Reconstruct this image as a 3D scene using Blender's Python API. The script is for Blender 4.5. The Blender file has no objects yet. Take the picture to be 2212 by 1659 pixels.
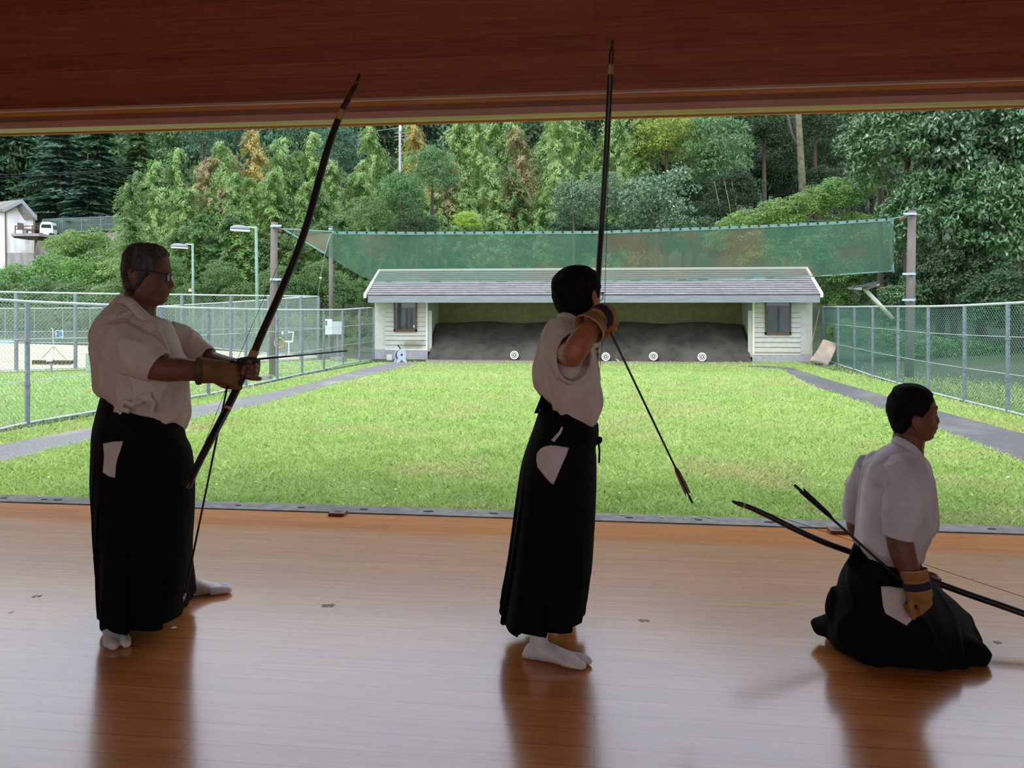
import bpy, bmesh, math, random
import numpy as np
from mathutils import Vector, Matrix

SC = bpy.context.scene
COL = SC.collection
# ---------------------------------------------------------------- camera
FPX, CX, HY = 1600.0, 1106.0, 660.0          # focal length in px, optical column, horizon row (2212 x 1659 frame)
EYE, YAW, GZ = 1.36, math.radians(6.35), -0.80
cam_d = bpy.data.cameras.new('camera')
cam = bpy.data.objects.new('camera', cam_d); COL.objects.link(cam)
cam.location = (0, 0, EYE); cam.rotation_euler = (math.pi/2, 0, YAW)
cam_d.sensor_width = 36; cam_d.lens = FPX/2212*36
cam_d.shift_y = -(829.5-HY)/2212
cam_d.clip_start = 0.05; cam_d.clip_end = 600
SC.camera = cam
# ---------------------------------------------------------------- sky, sun, exposure
W = bpy.data.worlds.new('sky'); SC.world = W; W.use_nodes = True
wn, wl = W.node_tree.nodes, W.node_tree.links
wn.clear()
wo = wn.new('ShaderNodeOutputWorld'); wb = wn.new('ShaderNodeBackground')
wt = wn.new('ShaderNodeTexCoord'); ws = wn.new('ShaderNodeSeparateXYZ'); wr = wn.new('ShaderNodeValToRGB')
wl.new(wt.outputs['Generated'], ws.inputs[0]); wl.new(ws.outputs['Z'], wr.inputs[0])
wr.color_ramp.elements[0].color = (0.80, 0.84, 0.90, 1); wr.color_ramp.elements[0].position = .30; _e = wr.color_ramp.elements.new(.48); _e.color = (0.84, 0.95, 1.14, 1)
wr.color_ramp.elements[-1].position = 0.85; wr.color_ramp.elements[-1].color = (0.66, 0.80, 1.02, 1)
wl.new(wr.outputs[0], wb.inputs[0]); wb.inputs[1].default_value = 3.0
wl.new(wb.outputs[0], wo.inputs[0])
sun_d = bpy.data.lights.new('sun', 'SUN'); sun_d.energy = 2.4; sun_d.angle = math.radians(25); sun_d.color = (1.0, 0.95, 0.86)
sun = bpy.data.objects.new('sun', sun_d); COL.objects.link(sun)
sun.rotation_euler = Vector((0.35, 0.62, -1.0)).to_track_quat('-Z', 'Y').to_euler(); sun.location = (-20, -30, 50)
SC.view_settings.view_transform = 'Standard'; SC.view_settings.look = 'None'
SC.view_settings.exposure = -0.22; SC.view_settings.gamma = 1.0; SC.view_settings.use_curve_mapping = False
SC.cycles.use_denoising = True
SC.cycles.max_bounces = 8; SC.cycles.diffuse_bounces = 5; SC.cycles.glossy_bounces = 3
SC.cycles.transparent_max_bounces = 12; SC.cycles.transmission_bounces = 4
SC.cycles.sample_clamp_indirect = 6.0
# ---------------------------------------------------------------- helpers
RT = Vector((math.cos(YAW), math.sin(YAW), 0)); FW = Vector((-math.sin(YAW), math.cos(YAW), 0)); UP = Vector((0, 0, 1))
CAM0 = Vector((0, 0, EYE))
def ray(px, py): return RT*((px-CX)/FPX) + FW + UP*((HY-py)/FPX)
def at(px, py, d): return CAM0 + ray(px, py)*d                      # a pixel at a depth -> a point of the place
def gp(px, py, z=GZ):                                               # a pixel on the ground
    return CAM0 + ray(px, py)*((EYE-z)*FPX/(py-HY))
def yp(px, py, Y):                                                  # a pixel on a wall parallel to the hall front
    r = ray(px, py); return CAM0 + r*(Y/r.y)
def gd(py, z=GZ): return (EYE-z)*FPX/(py-HY)
def lin(h):
    h = h.lstrip('#'); f = lambda c: c/12.92 if c <= .04045 else ((c+.055)/1.055)**2.4
    return tuple(f(int(h[i:i+2], 16)/255) for i in (0, 2, 4)) + (1,)
def tag(o, label=None, cat=None, group=None, kind=None):
    for k, v in (('label', label), ('category', cat), ('group', group), ('kind', kind)):
        if v: o[k] = v
    return o
def empty(name, loc, label, cat, group=None, rz=0):
    o = bpy.data.objects.new(name, None); COL.objects.link(o); o.empty_display_size = .1
    o.location = loc; o.rotation_euler = (0, 0, rz)
    return tag(o, label, cat, group)
def link(name, me, m, parent=None, world=True):
    o = bpy.data.objects.new(name, me); COL.objects.link(o)
    for mm in (m if isinstance(m, (list, tuple)) else [m]): me.materials.append(mm)
    if parent is not None:
        o.parent = parent
        if world: o.matrix_parent_inverse = parent_inv(parent)
    return o
def parent_inv(p):
    def mw(o):
        b = Matrix.LocRotScale(o.location, o.rotation_euler, o.scale)
        return (mw(o.parent) @ o.matrix_parent_inverse @ b) if o.parent else b
    return mw(p).inverted()
def smooth(me, on=True):
    me.polygons.foreach_set('use_smooth', [on]*len(me.polygons)); me.update()
def npmesh(name, V, Fq):
    """numpy verts (N,3) and faces (M,k) -> mesh"""
    V = np.asarray(V, dtype=np.float32); Fq = np.asarray(Fq, dtype=np.int32)
    k = Fq.shape[1]; me = bpy.data.meshes.new(name)
    me.vertices.add(len(V)); me.vertices.foreach_set('co', V.ravel())
    me.loops.add(Fq.size); me.loops.foreach_set('vertex_index', Fq.ravel())
    me.polygons.add(len(Fq)); me.polygons.foreach_set('loop_start', np.arange(0, Fq.size, k, dtype=np.int32))
    me.update(calc_edges=True); return me
class MB:
    """collects boxes, tubes, lofts; build() links them as one mesh object"""
    def __init__(s): s.v = []; s.f = []; s.mi = []; s.cur = 0
    def add(s, vs, fs):
        n = len(s.v); s.v += [Vector(v) for v in vs]; s.f += [[i+n for i in f] for f in fs]; s.mi += [s.cur]*len(fs); return s
    def box(s, a, b, M=None):
        (x0, y0, z0), (x1, y1, z1) = a, b
        vs = [(x0,y0,z0),(x1,y0,z0),(x1,y1,z0),(x0,y1,z0),(x0,y0,z1),(x1,y0,z1),(x1,y1,z1),(x0,y1,z1)]
        if M is not None: vs = [M @ Vector(v) for v in vs]
        return s.add(vs, [(0,3,2,1),(4,5,6,7),(0,1,5,4),(1,2,6,5),(2,3,7,6),(3,0,4,7)])
    def tube(s, pts, r, n=8, cap=True, flat=None):
        """sweep a circle (or ellipse: flat=(scale, vector)) along pts, r a number or a list"""
        pts = [Vector(p) for p in pts]; m = len(pts)
        rs = r if isinstance(r, (list, tuple)) else [r]*m
        T = [(pts[min(i+1, m-1)]-pts[max(i-1, 0)]).normalized() for i in range(m)]
        ref = Vector(flat[1]) if flat else (UP if abs(T[0].z) < .9 else Vector((1, 0, 0)))
        vs = []
        for i in range(m):
            a = (ref - T[i]*ref.dot(T[i]))
            if a.length < 1e-5: a = Vector((1, 0, .01)) - T[i]*T[i].x
            a.normalize(); b = T[i].cross(a); ref = ref if flat else a
            k = flat[0] if flat else 1
            for j in range(n):
                t = 2*math.pi*j/n; vs.append(pts[i] + a*(rs[i]*k*math.cos(t)) + b*(rs[i]*math.sin(t)))
        return s.rings(vs, m, n, cap)
    def rings(s, vs, m, n, cap=True, closed=True):
        fs = [(i*n+j, i*n+(j+1) % n, (i+1)*n+(j+1) % n, (i+1)*n+j) for i in range(m-1) for j in range(n if closed else n-1)]
        if cap: fs += [tuple(range(n-1, -1, -1)), tuple((m-1)*n+j for j in range(n))]
        return s.add(vs, fs)
    def prism(s, poly, ext):
        """extrude a closed polygon (3-D points) by the vector ext"""
        n = len(poly); ext = Vector(ext); poly = [Vector(p) for p in poly]
        return s.add(poly + [p+ext for p in poly], [tuple(range(n-1, -1, -1)), tuple(range(n, 2*n))] + [(i, (i+1) % n, n+(i+1) % n, n+i) for i in range(n)])
    def ball(s, c, r, nu=12, nv=8):
        c = Vector(c); r = Vector(r) if hasattr(r, '__len__') else Vector((r, r, r)); vs = []
        for i in range(nv+1):
            ph = math.pi*(i+.02)/(nv+.04)
            for j in range(nu):
                t = 2*math.pi*j/nu
                vs.append(c + Vector((r.x*math.sin(ph)*math.cos(t), r.y*math.sin(ph)*math.sin(t), r.z*math.cos(ph))))
        return s.rings(vs, nv+1, nu)
    def mesh(s, name, sm=False, fix=True):
        me = bpy.data.meshes.new(name); me.from_pydata([tuple(v) for v in s.v], [], s.f); me.update()
        if max(s.mi, default=0): me.polygons.foreach_set('material_index', s.mi)
        if fix:
            b = bmesh.new(); b.from_mesh(me); bmesh.ops.recalc_face_normals(b, faces=b.faces); b.to_mesh(me); b.free()
        if sm: smooth(me)
        return me
    def build(s, name, m, parent=None, sm=False, bevel=0, fix=True):
        o = link(name, s.mesh(name, sm, fix), m, parent)
        if bevel:
            md = o.modifiers.new('bevel', 'BEVEL'); md.width = bevel; md.segments = 2; md.limit_method = 'ANGLE'
        return o
def struct(name, mb, m, label=None, **k):
    o = mb.build(name, m, **k); o['kind'] = 'structure'
    if label: o['label'] = label
    return o
def prisms(A, B, r, sides=3):
    """many thin straight wires at once: arrays (N,3) of ends -> verts, quads"""
    A = np.asarray(A, float); B = np.asarray(B, float); T = B-A; T /= np.linalg.norm(T, axis=1, keepdims=True)+1e-12
    ref = np.where(np.abs(T[:, 2:3]) < .9, np.array([[0, 0, 1.]]), np.array([[1., 0, 0]]))
    U = np.cross(T, ref); U /= np.linalg.norm(U, axis=1, keepdims=True); Wv = np.cross(T, U)
    V = []
    for e in (A, B):
        for k in range(sides):
            t = 2*math.pi*k/sides; V.append(e + r*(math.cos(t)*U + math.sin(t)*Wv))
    V = np.stack(V, 1); n = len(A); base = (np.arange(n)*2*sides)[:, None]
    Q = np.concatenate([base + np.array([[k, (k+1) % sides, sides+(k+1) % sides, sides+k]]) for k in range(sides)], 0)
    return V.reshape(-1, 3), Q
# ---------------------------------------------------------------- materials
def mat(name, c1, c2=None, scale=5.0, rough=.6, bump=0, stretch=(1, 1, 1), metal=0, spec=.5, detail=4, trans=0, contrast=(.35, .65), dist=.02, island=0, c3=None, s3=.6):
    m = bpy.data.materials.new(name); m.use_nodes = True
    N, L = m.node_tree.nodes, m.node_tree.links
    p = N['Principled BSDF']; c1 = lin(c1) if isinstance(c1, str) else c1
    c2 = lin(c2) if isinstance(c2, str) else c2
    p.inputs['Base Color'].default_value = c1; p.inputs['Roughness'].default_value = rough
    p.inputs['Metallic'].default_value = metal; p.inputs['Specular IOR Level'].default_value = spec
    col = None
    if c2 is not None or bump:
        tc = N.new('ShaderNodeTexCoord'); mp = N.new('ShaderNodeMapping'); mp.inputs['Scale'].default_value = stretch
        L.new(tc.outputs['Object'], mp.inputs[0]); nz = N.new('ShaderNodeTexNoise')
        nz.inputs['Scale'].default_value = scale; nz.inputs['Detail'].default_value = detail; L.new(mp.outputs[0], nz.inputs['Vector'])
        if c2 is not None:
            rp = N.new('ShaderNodeValToRGB'); rp.color_ramp.elements[0].color = c1; rp.color_ramp.elements[1].color = c2
            rp.color_ramp.elements[0].position, rp.color_ramp.elements[1].position = contrast
            L.new(nz.outputs[0], rp.inputs[0]); col = rp.outputs[0]
        if bump:
            bp = N.new('ShaderNodeBump'); bp.inputs['Strength'].default_value = bump; bp.inputs['Distance'].default_value = dist
            L.new(nz.outputs[0], bp.inputs['Height']); L.new(bp.outputs[0], p.inputs['Normal'])
        if c3 is not None:
            n3 = N.new('ShaderNodeTexNoise'); n3.inputs['Scale'].default_value = s3; n3.inputs['Detail'].default_value = 3
            L.new(tc.outputs['Object'], n3.inputs['Vector']); r3 = N.new('ShaderNodeValToRGB')
            r3.color_ramp.elements[0].position, r3.color_ramp.elements[1].position = .5, .68; L.new(n3.outputs[0], r3.inputs[0])
            mx = N.new('ShaderNodeMix'); mx.data_type = 'RGBA'; L.new(r3.outputs[0], mx.inputs[0]); L.new(col, mx.inputs[6])
            mx.inputs[7].default_value = lin(c3) if isinstance(c3, str) else c3; col = mx.outputs[2]
    if island:                                    # every leaf, spray or plant its own tint
        g = N.new('ShaderNodeNewGeometry'); hs = N.new('ShaderNodeHueSaturation'); oi = N.new('ShaderNodeObjectInfo')
        mr = N.new('ShaderNodeMapRange'); mr.inputs[3].default_value = 1-island; mr.inputs[4].default_value = 1+island
        L.new(g.outputs['Random Per Island'], mr.inputs[0]); L.new(mr.outputs[0], hs.inputs['Value'])
        mh = N.new('ShaderNodeMapRange'); mh.inputs[3].default_value = .485; mh.inputs[4].default_value = .515
        L.new(oi.outputs['Random'], mh.inputs[0]); L.new(mh.outputs[0], hs.inputs['Hue'])
        if col is not None: L.new(col, hs.inputs['Color'])
        else: hs.inputs['Color'].default_value = c1
        col = hs.outputs[0]
    if col is not None: L.new(col, p.inputs['Base Color'])
    if trans:
        t = N.new('ShaderNodeBsdfTranslucent'); mx = N.new('ShaderNodeMixShader'); mx.inputs[0].default_value = trans
        if col is not None: L.new(col, t.inputs[0])
        else: t.inputs[0].default_value = c1
        L.new(p.outputs[0], mx.inputs[1]); L.new(t.outputs[0], mx.inputs[2]); L.new(mx.outputs[0], N['Material Output'].inputs[0])
    return m
def plankmat(name, c1, c2, mortar, length, row, axis='xy', rough=.25, grain=.5, msize=.0016, spec=.5, rvar=.06, bump=.3, off=0.0):
    """boards laid along x; rows along y (floor) or z (wall)"""
    m = bpy.data.materials.new(name); m.use_nodes = True
    N, L = m.node_tree.nodes, m.node_tree.links; p = N['Principled BSDF']
    tc = N.new('ShaderNodeTexCoord'); sp = N.new('ShaderNodeSeparateXYZ'); cb = N.new('ShaderNodeCombineXYZ')
    L.new(tc.outputs['Object'], sp.inputs[0]); L.new(sp.outputs['X'], cb.inputs[0]); ao = N.new('ShaderNodeMath'); ao.operation = 'SUBTRACT'; ao.inputs[1].default_value = off
    L.new(sp.outputs['Y' if axis == 'xy' else 'Z'], ao.inputs[0]); L.new(ao.outputs[0], cb.inputs[1])
    br = N.new('ShaderNodeTexBrick'); br.offset = .37; br.offset_frequency = 2; br.squash = 1
    br.inputs['Scale'].default_value = 1; br.inputs['Brick Width'].default_value = length; br.inputs['Row Height'].default_value = row
    br.inputs['Mortar Size'].default_value = msize; br.inputs['Mortar Smooth'].default_value = .2; br.inputs['Bias'].default_value = 0
    br.inputs['Color1'].default_value = lin(c1); br.inputs['Color2'].default_value = lin(c2); br.inputs['Mortar'].default_value = lin(mortar)
    L.new(cb.outputs[0], br.inputs['Vector'])
    mp = N.new('ShaderNodeMapping'); mp.inputs['Scale'].default_value = (1.2, 26, 1); L.new(cb.outputs[0], mp.inputs[0])
    nz = N.new('ShaderNodeTexNoise'); nz.inputs['Scale'].default_value = 2.2; nz.inputs['Detail'].default_value = 5; L.new(mp.outputs[0], nz.inputs['Vector'])
    mr = N.new('ShaderNodeMapRange'); mr.inputs[1].default_value = .3; mr.inputs[2].default_value = .7
    mr.inputs[3].default_value = 1-grain*.45; mr.inputs[4].default_value = 1+grain*.3; L.new(nz.outputs[0], mr.inputs[0])
    hs = N.new('ShaderNodeHueSaturation'); L.new(br.outputs[0], hs.inputs['Color']); L.new(mr.outputs[0], hs.inputs['Value'])
    L.new(hs.outputs[0], p.inputs['Base Color'])
    m2 = N.new('ShaderNodeMapRange'); m2.inputs[3].default_value = rough-rvar; m2.inputs[4].default_value = rough+rvar
    n2 = N.new('ShaderNodeTexNoise'); n2.inputs['Scale'].default_value = 1.3; L.new(mp.outputs[0], n2.inputs['Vector'])
    L.new(n2.outputs[0], m2.inputs[0]); L.new(m2.outputs[0], p.inputs['Roughness'])
    p.inputs['Specular IOR Level'].default_value = spec
    bp = N.new('ShaderNodeBump'); bp.inputs['Strength'].default_value = bump; bp.inputs['Distance'].default_value = .002; bp.invert = True
    L.new(br.outputs['Fac'], bp.inputs['Height']); L.new(bp.outputs[0], p.inputs['Normal'])
    return m
# ================================================================ the shooting hall (inside)
rnd = random.Random(7)
M_floor = plankmat('floor_boards', '#c07a40', '#b26e36', '#6b3a1c', 3.4, .0955, 'xy', rough=.24, grain=.4, msize=.0011, bump=.15)
# the boards are lacquered except for a sun worn strip along the open edge
_n, _l = M_floor.node_tree.nodes, M_floor.node_tree.links; _pp = _n['Principled BSDF']
_t = _n.new('ShaderNodeTexCoord'); _s = _n.new('ShaderNodeSeparateXYZ'); _l.new(_t.outputs['Object'], _s.inputs[0])
def _mr(a, b, key):
    m_ = _n.new('ShaderNodeMapRange'); m_.inputs[1].default_value = 4.26; m_.inputs[2].default_value = 4.37; m_.inputs[3].default_value = a; m_.inputs[4].default_value = b
    _l.new(_s.outputs['Y'], m_.inputs[0]); _l.new(m_.outputs[0], _pp.inputs[key])
_mr(.62, 0, 'Coat Weight'); _mr(.5, .12, 'Specular IOR Level'); _pp.inputs['Coat Roughness'].default_value = .16; _pp.inputs['Coat IOR'].default_value = 1.75
M_head = plankmat('header_boards', '#9c4d2b', '#883f20', '#43190c', 4.2, .102, 'xz', rough=.42, grain=.7, msize=.001)
M_wallw = mat('hall_wall_plaster', '#c9a582', '#bb9672', 2.5, rough=.8)
M_ceil = mat('hall_ceiling_boards', '#a9744a', '#98653e', 3, rough=.7, stretch=(.3, 6, 1))
M_ledge = mat('ledge_wood', '#c67c40', '#b46e36', 6, rough=.4, stretch=(.4, 8, 8))
M_ledge2 = mat('pale_edge_wood', '#e3c6ac', '#d8b89c', 6, rough=.35, stretch=(.4, 8, 8))
M_soff1 = mat('soffit_dark_wood', '#8a5540', '#7c4a36', 6, rough=.45, stretch=(.4, 8, 8))
M_soff2 = mat('soffit_rose_wood', '#c08c7a', '#b37f6e', 6, rough=.4, stretch=(.4, 8, 8))
M_cream = mat('cream_rail', '#ecdcb8', '#e2d0a8', 4, rough=.4, stretch=(.3, 5, 5))
M_conc = mat('grey_concrete', '#97928a', '#7d7971', 14, rough=.9, bump=.4, c3='#6d6b60', s3=1.4)
M_hole = mat('dark_iron', '#17130f', rough=.7)
YF = 4.69                                   # where the boards end at the open side
struct('floor', MB().box((-7.2, -3.6, -.12), (7.2, YF, 0)), M_floor, 'long polished orange brown floorboards of the shooting hall')
struct('wall_front', MB().box((-7.2, YF-.01, 2.70), (7.2, 5.0, 4.2)), M_head, 'dark reddish boarded wall above the open side of the hall')
struct('wall_left', MB().box((-7.4, -3.6, -.1), (-7.2, 5.0, 4.2)), M_wallw)
struct('wall_right', MB().box((7.2, -3.6, -.1), (7.4, 5.0, 4.2)), M_wallw)
mbw = MB().box((-7.4, -3.8, -.1), (7.4, -3.6, 1.0)).box((-7.4, -3.8, 2.5), (7.4, -3.6, 4.2))
for x0, x1 in ((-7.4, -5.6), (-2.0, -1.2), (1.2, 2.0), (5.6, 7.4)): mbw.box((x0, -3.8, 1.0), (x1, -3.6, 2.5))  # openings added in the unseen back wall to let in fill daylight
struct('wall_back', mbw, M_wallw)
struct('ceiling', MB().box((-7.4, -3.8, 4.0), (7.4, 5.0, 4.15)), M_ceil)
struct('roof', MB().box((-7.8, -4.4, 4.2), (7.8, 5.5, 4.35)), M_soff1)
struct('trim_1', MB().box((-7.2, YF-.075, 2.643), (7.2, YF+.03, 2.667)), M_ledge, 'orange wooden ledge running under the boarded wall', bevel=.003)
struct('trim_2', MB().prism([(-7.2, YF+a, z) for a, z in ((-.075, 2.667), (-.075, 2.676), (-.045, 2.70), (.03, 2.70), (.03, 2.667))], (14.4, 0, 0)), M_ledge2, 'pale edge on top of the orange ledge')
struct('trim_3', MB().box((-7.2, YF-.05, 2.615), (7.2, YF+.06, 2.643)), M_soff1, 'dark brown board below the orange ledge')
struct('trim_4', MB().box((-7.2, YF-.03, 2.570), (7.2, YF+.06, 2.615)), M_soff2, 'rose brown board above the cream rail')
struct('trim_5', MB().box((-7.2, YF-.01, 2.574), (7.2, YF+.12, 2.60)), M_cream, 'cream rail along the outer edge of the header', bevel=.003)
struct('trim_6', MB().box((-7.2, YF+.12, 2.562), (7.2, YF+.135, 2.62)).box((-7.2, YF+.05, 2.64), (7.2, YF+.31, 2.71)), M_ledge, 'thin brown lip beyond the cream rail')
o = struct('curb', MB().box((-7.2, YF, -.5), (7.2, YF+.045, -.012)).box((-7.2, YF+.047, -.5), (7.2, YF+.215, -.004)), M_conc, 'weathered grey concrete sill along the open edge of the floor')
# dark drain slots let into the sill
for px, py in ((5, 1076), (92, 1074), (122, 1082), (513, 1090), (649, 1095), (785, 1100), (924, 1104), (1066, 1108), (1359, 1118), (1510, 1125), (1664, 1130), (2145, 1149)):
    q = yp(px, py, YF+.11); s = .013+.007*rnd.random()
    b = MB(); n = 10
    b.prism([(q.x+s*1.6*math.cos(2*math.pi*i/n)*(1+.2*rnd.random()), YF+.125+s*.9*math.sin(2*math.pi*i/n), -.004) for i in range(n)], (0, 0, .003))
    b.build('drain_slot', M_hole, o)
# two small wooden blocks that mark the shooting places
M_blk = mat('block_wood', '#7c4230', '#683526', 20, rough=.5, stretch=(1, 5, 1)); M_blkd = mat('block_notch', '#2f1712', rough=.6)
for (px, py, w, lb) in ((730, 1112, .052, 'small flat reddish wooden block on the floor edge between left and middle archers'),
                        (1811, 1150, .055, 'small flat reddish wooden block on the floor edge behind the kneeling man')):
    q = gp(px, py, 0); e = empty('marker_block', (q.x, q.y, 0), lb, 'wooden block', 'marker blocks on the floor edge')
    MB().box((q.x-w, q.y-.04, .0005), (q.x+w, q.y+.05, .021)).build('block', M_blk, e, bevel=.004)
    MB().box((q.x-w*.4, q.y-.012, .0205), (q.x+w*.4, q.y+.02, .0225)).build('notch', M_blkd, e)
# worn marks and scraps lying on the boards
M_mark = mat('worn_mark', '#7a4a30', '#6a3f29', 40, rough=.5); M_markr = mat('reddish_mark', '#9a5540', '#874a37', 40, rough=.5)
M_scrap = mat('white_scrap', '#e9e4de', rough=.7)
def blot(c, sx, sy, n, seed, m, name, lb, cat, lobes=1):
    r = random.Random(seed); e = MB()
    for l in range(lobes):
        ox = (l-(lobes-1)/2)*sx*1.7; oy = r.uniform(-.3, .3)*sy; pts = []
        for i in range(n):
            t = 2*math.pi*i/n; k = .65+.5*r.random()
            pts.append((c.x+ox+sx*k*math.cos(t), c.y+oy+sy*k*math.sin(t), .0004))
        e.prism(pts, (0, 0, .0006))
    return tag(e.build(name, m), lb, cat)
blot(gp(708, 1308, 0), .011, .020, 7, 3, M_mark, 'worn_tape_mark', 'dark broken scuff mark on the floor between left and middle archers', 'floor mark', 3)
blot(gp(80, 1288, 0), .012, .014, 7, 4, M_mark, 'worn_tape_mark', 'faint dark scuff mark on the floor near the left edge of the picture', 'floor mark', 2)
blot(gp(1392, 1341, 0), .014, .013, 9, 5, M_markr, 'worn_tape_mark', 'reddish two lobed scuff mark on the floor between middle archer and kneeling man', 'floor mark', 2)
blot(gp(2155, 1388, 0), .017, .016, 9, 6, M_markr, 'worn_tape_mark', 'reddish round scuff mark on the floor beside the kneeling man\'s knees', 'floor mark')
blot(gp(376, 1355, 0), .012, .012, 8, 8, M_scrap, 'paper_scrap', 'tiny white scrap on the floor in front of the left archer\'s hem', 'paper scrap')
blot(gp(25, 1322, 0), .013, .016, 7, 9, M_scrap, 'paper_scrap', 'tiny pale scrap on the floor at the left edge of the picture', 'paper scrap')
# ================================================================ ground outside
M_lawn = mat('lawn_soil', '#8ba64e', '#768f3e', 3.0, rough=.9, bump=.3, c3='#969a58', s3=.7)
M_asph = mat('path_asphalt', '#7f7b77', '#6a6663', 26, rough=.9, bump=.2, c3='#8d8880', s3=.9); M_asph2 = mat('dark_path_asphalt', '#615d5b', '#504d4b', 26, rough=.9, bump=.2, c3='#6f6a64', s3=.9)
M_sand = mat('court_sand', '#cfc4a2', '#c2b694', 8, rough=.9)
M_far = mat('rough_ground', '#39462a', '#2f3b22', 1.5, rough=.95, c3='#464630', s3=.3)
def hill_z(x, y):
    base = 0.0
    if y > 40: base = (y-40)*.20
    if 40 < y < 91 and x < -34: base *= 1-.62*min(1, (-34-x)/14)*max(0, min(1, (91-y)/8))
    if y > 125: base += (y-125)*1.02
    if x > 9 and y > 20: base += min((x-9)*.22, 6)*min(1, (y-20)/25)
    return GZ + base
g = 90; xs = [math.copysign(abs(2*i/g-1)**1.5*280, i-g/2) for i in range(g+1)]; ys = [5+165*(j/g)**1.3 for j in range(g+1)]
mb = MB(); mb.add([(x, y, hill_z(x, y)) for y in ys for x in xs], [(j*(g+1)+i, j*(g+1)+i+1, (j+1)*(g+1)+i+1, (j+1)*(g+1)+i) for j in range(g) for i in range(g)])
struct('ground', mb, M_far, 'grassy ground rising to a wooded hill behind the range', sm=True)
def slab(name, pts, m, lb, h=.02, z=GZ):
    P = [(gp(a, b, z) if not isinstance(a, Vector) else a) for a, b in pts]
    return struct(name, MB().prism([(p.x, p.y, z) for p in P], (0, 0, h)), m, lb)
# range lawn, verge strips, paths
slab('lawn', [(-1500, 1400), (-900, 1100), (0, 936), (450, 858), (652, 812), (806, 784), (1000, 780.5), (1300, 780), (1600, 781), (1720, 780), (1780, 779), (1885, 817), (2083, 872), (2212, 903), (3300, 1160), (3300, 1400)], M_lawn, 'bright green lawn of the archery range', .012)
slab('path_1', [(-1300, 1260), (-700, 1100), (0, 963), (190, 927), (420, 878), (554, 855), (669, 829), (760, 803.5), (801, 793), (846, 784), (905, 784.5), (860, 797), (801, 811), (760, 820), (669, 846), (554, 877), (420, 905), (190, 954), (0, 1002), (-700, 1190), (-1300, 1380)], M_asph, 'narrow grey asphalt path along the left side of the lawn', .020)
slab('path_2', [(1650, 790), (1712, 796), (1795, 823), (1918, 858), (2030, 890), (2212, 939), (2700, 1080), (3100, 1195), (3100, 1330), (2700, 1160), (2212, 1003), (2030, 930), (1914, 888), (1753, 834), (1687, 798), (1600, 792)], M_asph2, 'grey asphalt path along the right side of the lawn', .020)
slab('lawn_2', [(-1900, 1250), (0, 926), (450, 852), (652, 808), (800, 781), (760, 775), (690, 778), (200, 800), (0, 806), (-900, 860)], mat('court_lawn', '#92ad58', '#809c4a', 4, rough=.9, bump=.2), 'green strip of lawn between range fence and sand court', .010)
slab('ground_court', [(-700, 838), (0, 804), (200, 798), (690, 776), (690, 769), (450, 757), (300, 751), (0, 741), (-700, 738)], M_sand, 'pale sand court inside the tall fence on the left', .016)
slab('ground_verge', [(920, 786), (1640, 786), (1640, 775), (920, 775)], mat('dusty_soil', '#8f8878', '#77705f', 9, rough=.95), 'dusty strip of bare soil in front of the target house', .021)
# ================================================================ target house and its surroundings
M_galv = mat('galvanised_steel', '#858d96', '#727a84', 9, rough=.45, metal=.35)
M_rail = mat('pale_rail', '#c6cbcf', '#b4babf', 9, rough=.45, metal=.2)
M_wire = mat('fence_wire', '#a9b2ab', rough=.5, metal=.2); M_wireg = mat('green_coated_wire', '#4f7a68', rough=.5)
M_wiref = mat('grey_green_wire', '#93a898', rough=.6)
M_pole = mat('concrete_pole', '#78706a', '#655d58', 5, rough=.9, stretch=(4, 4, .5), c3='#5f5750', s3=.9)
M_strap = mat('steel_strap', '#a9b6c4', rough=.4, metal=.4); M_rust = mat('rusty_bracket', '#5e3a2c', rough=.8)
M_white = mat('white_boards', '#c2c2bb', '#b6b6ae', 6, rough=.6)
M_plinth = mat('grey_plinth', '#a8a8ae', '#96969c', 7, rough=.8)
M_fascia = mat('grey_fascia', '#8d8f95', '#7c7f86', 3, rough=.6, stretch=(.5, 5, 5))
M_wtrim = mat('pale_trim', '#e6e0d4', rough=.5); M_brownf = mat('brown_frame', '#5d4332', rough=.5)
M_glass = mat('dark_window_glass', '#1f2a2c', '#2c3838', 1.5, rough=.06, spec=.8)
M_olive = mat('olive_boards', '#86835a', '#75734e', 4, rough=.8)
M_sandb = mat('dark_damp_sand', '#4a463f', '#38342f', 3.0, rough=.95, bump=.5, dist=.03, detail=8, c3='#544f47', s3=.9)
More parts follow.
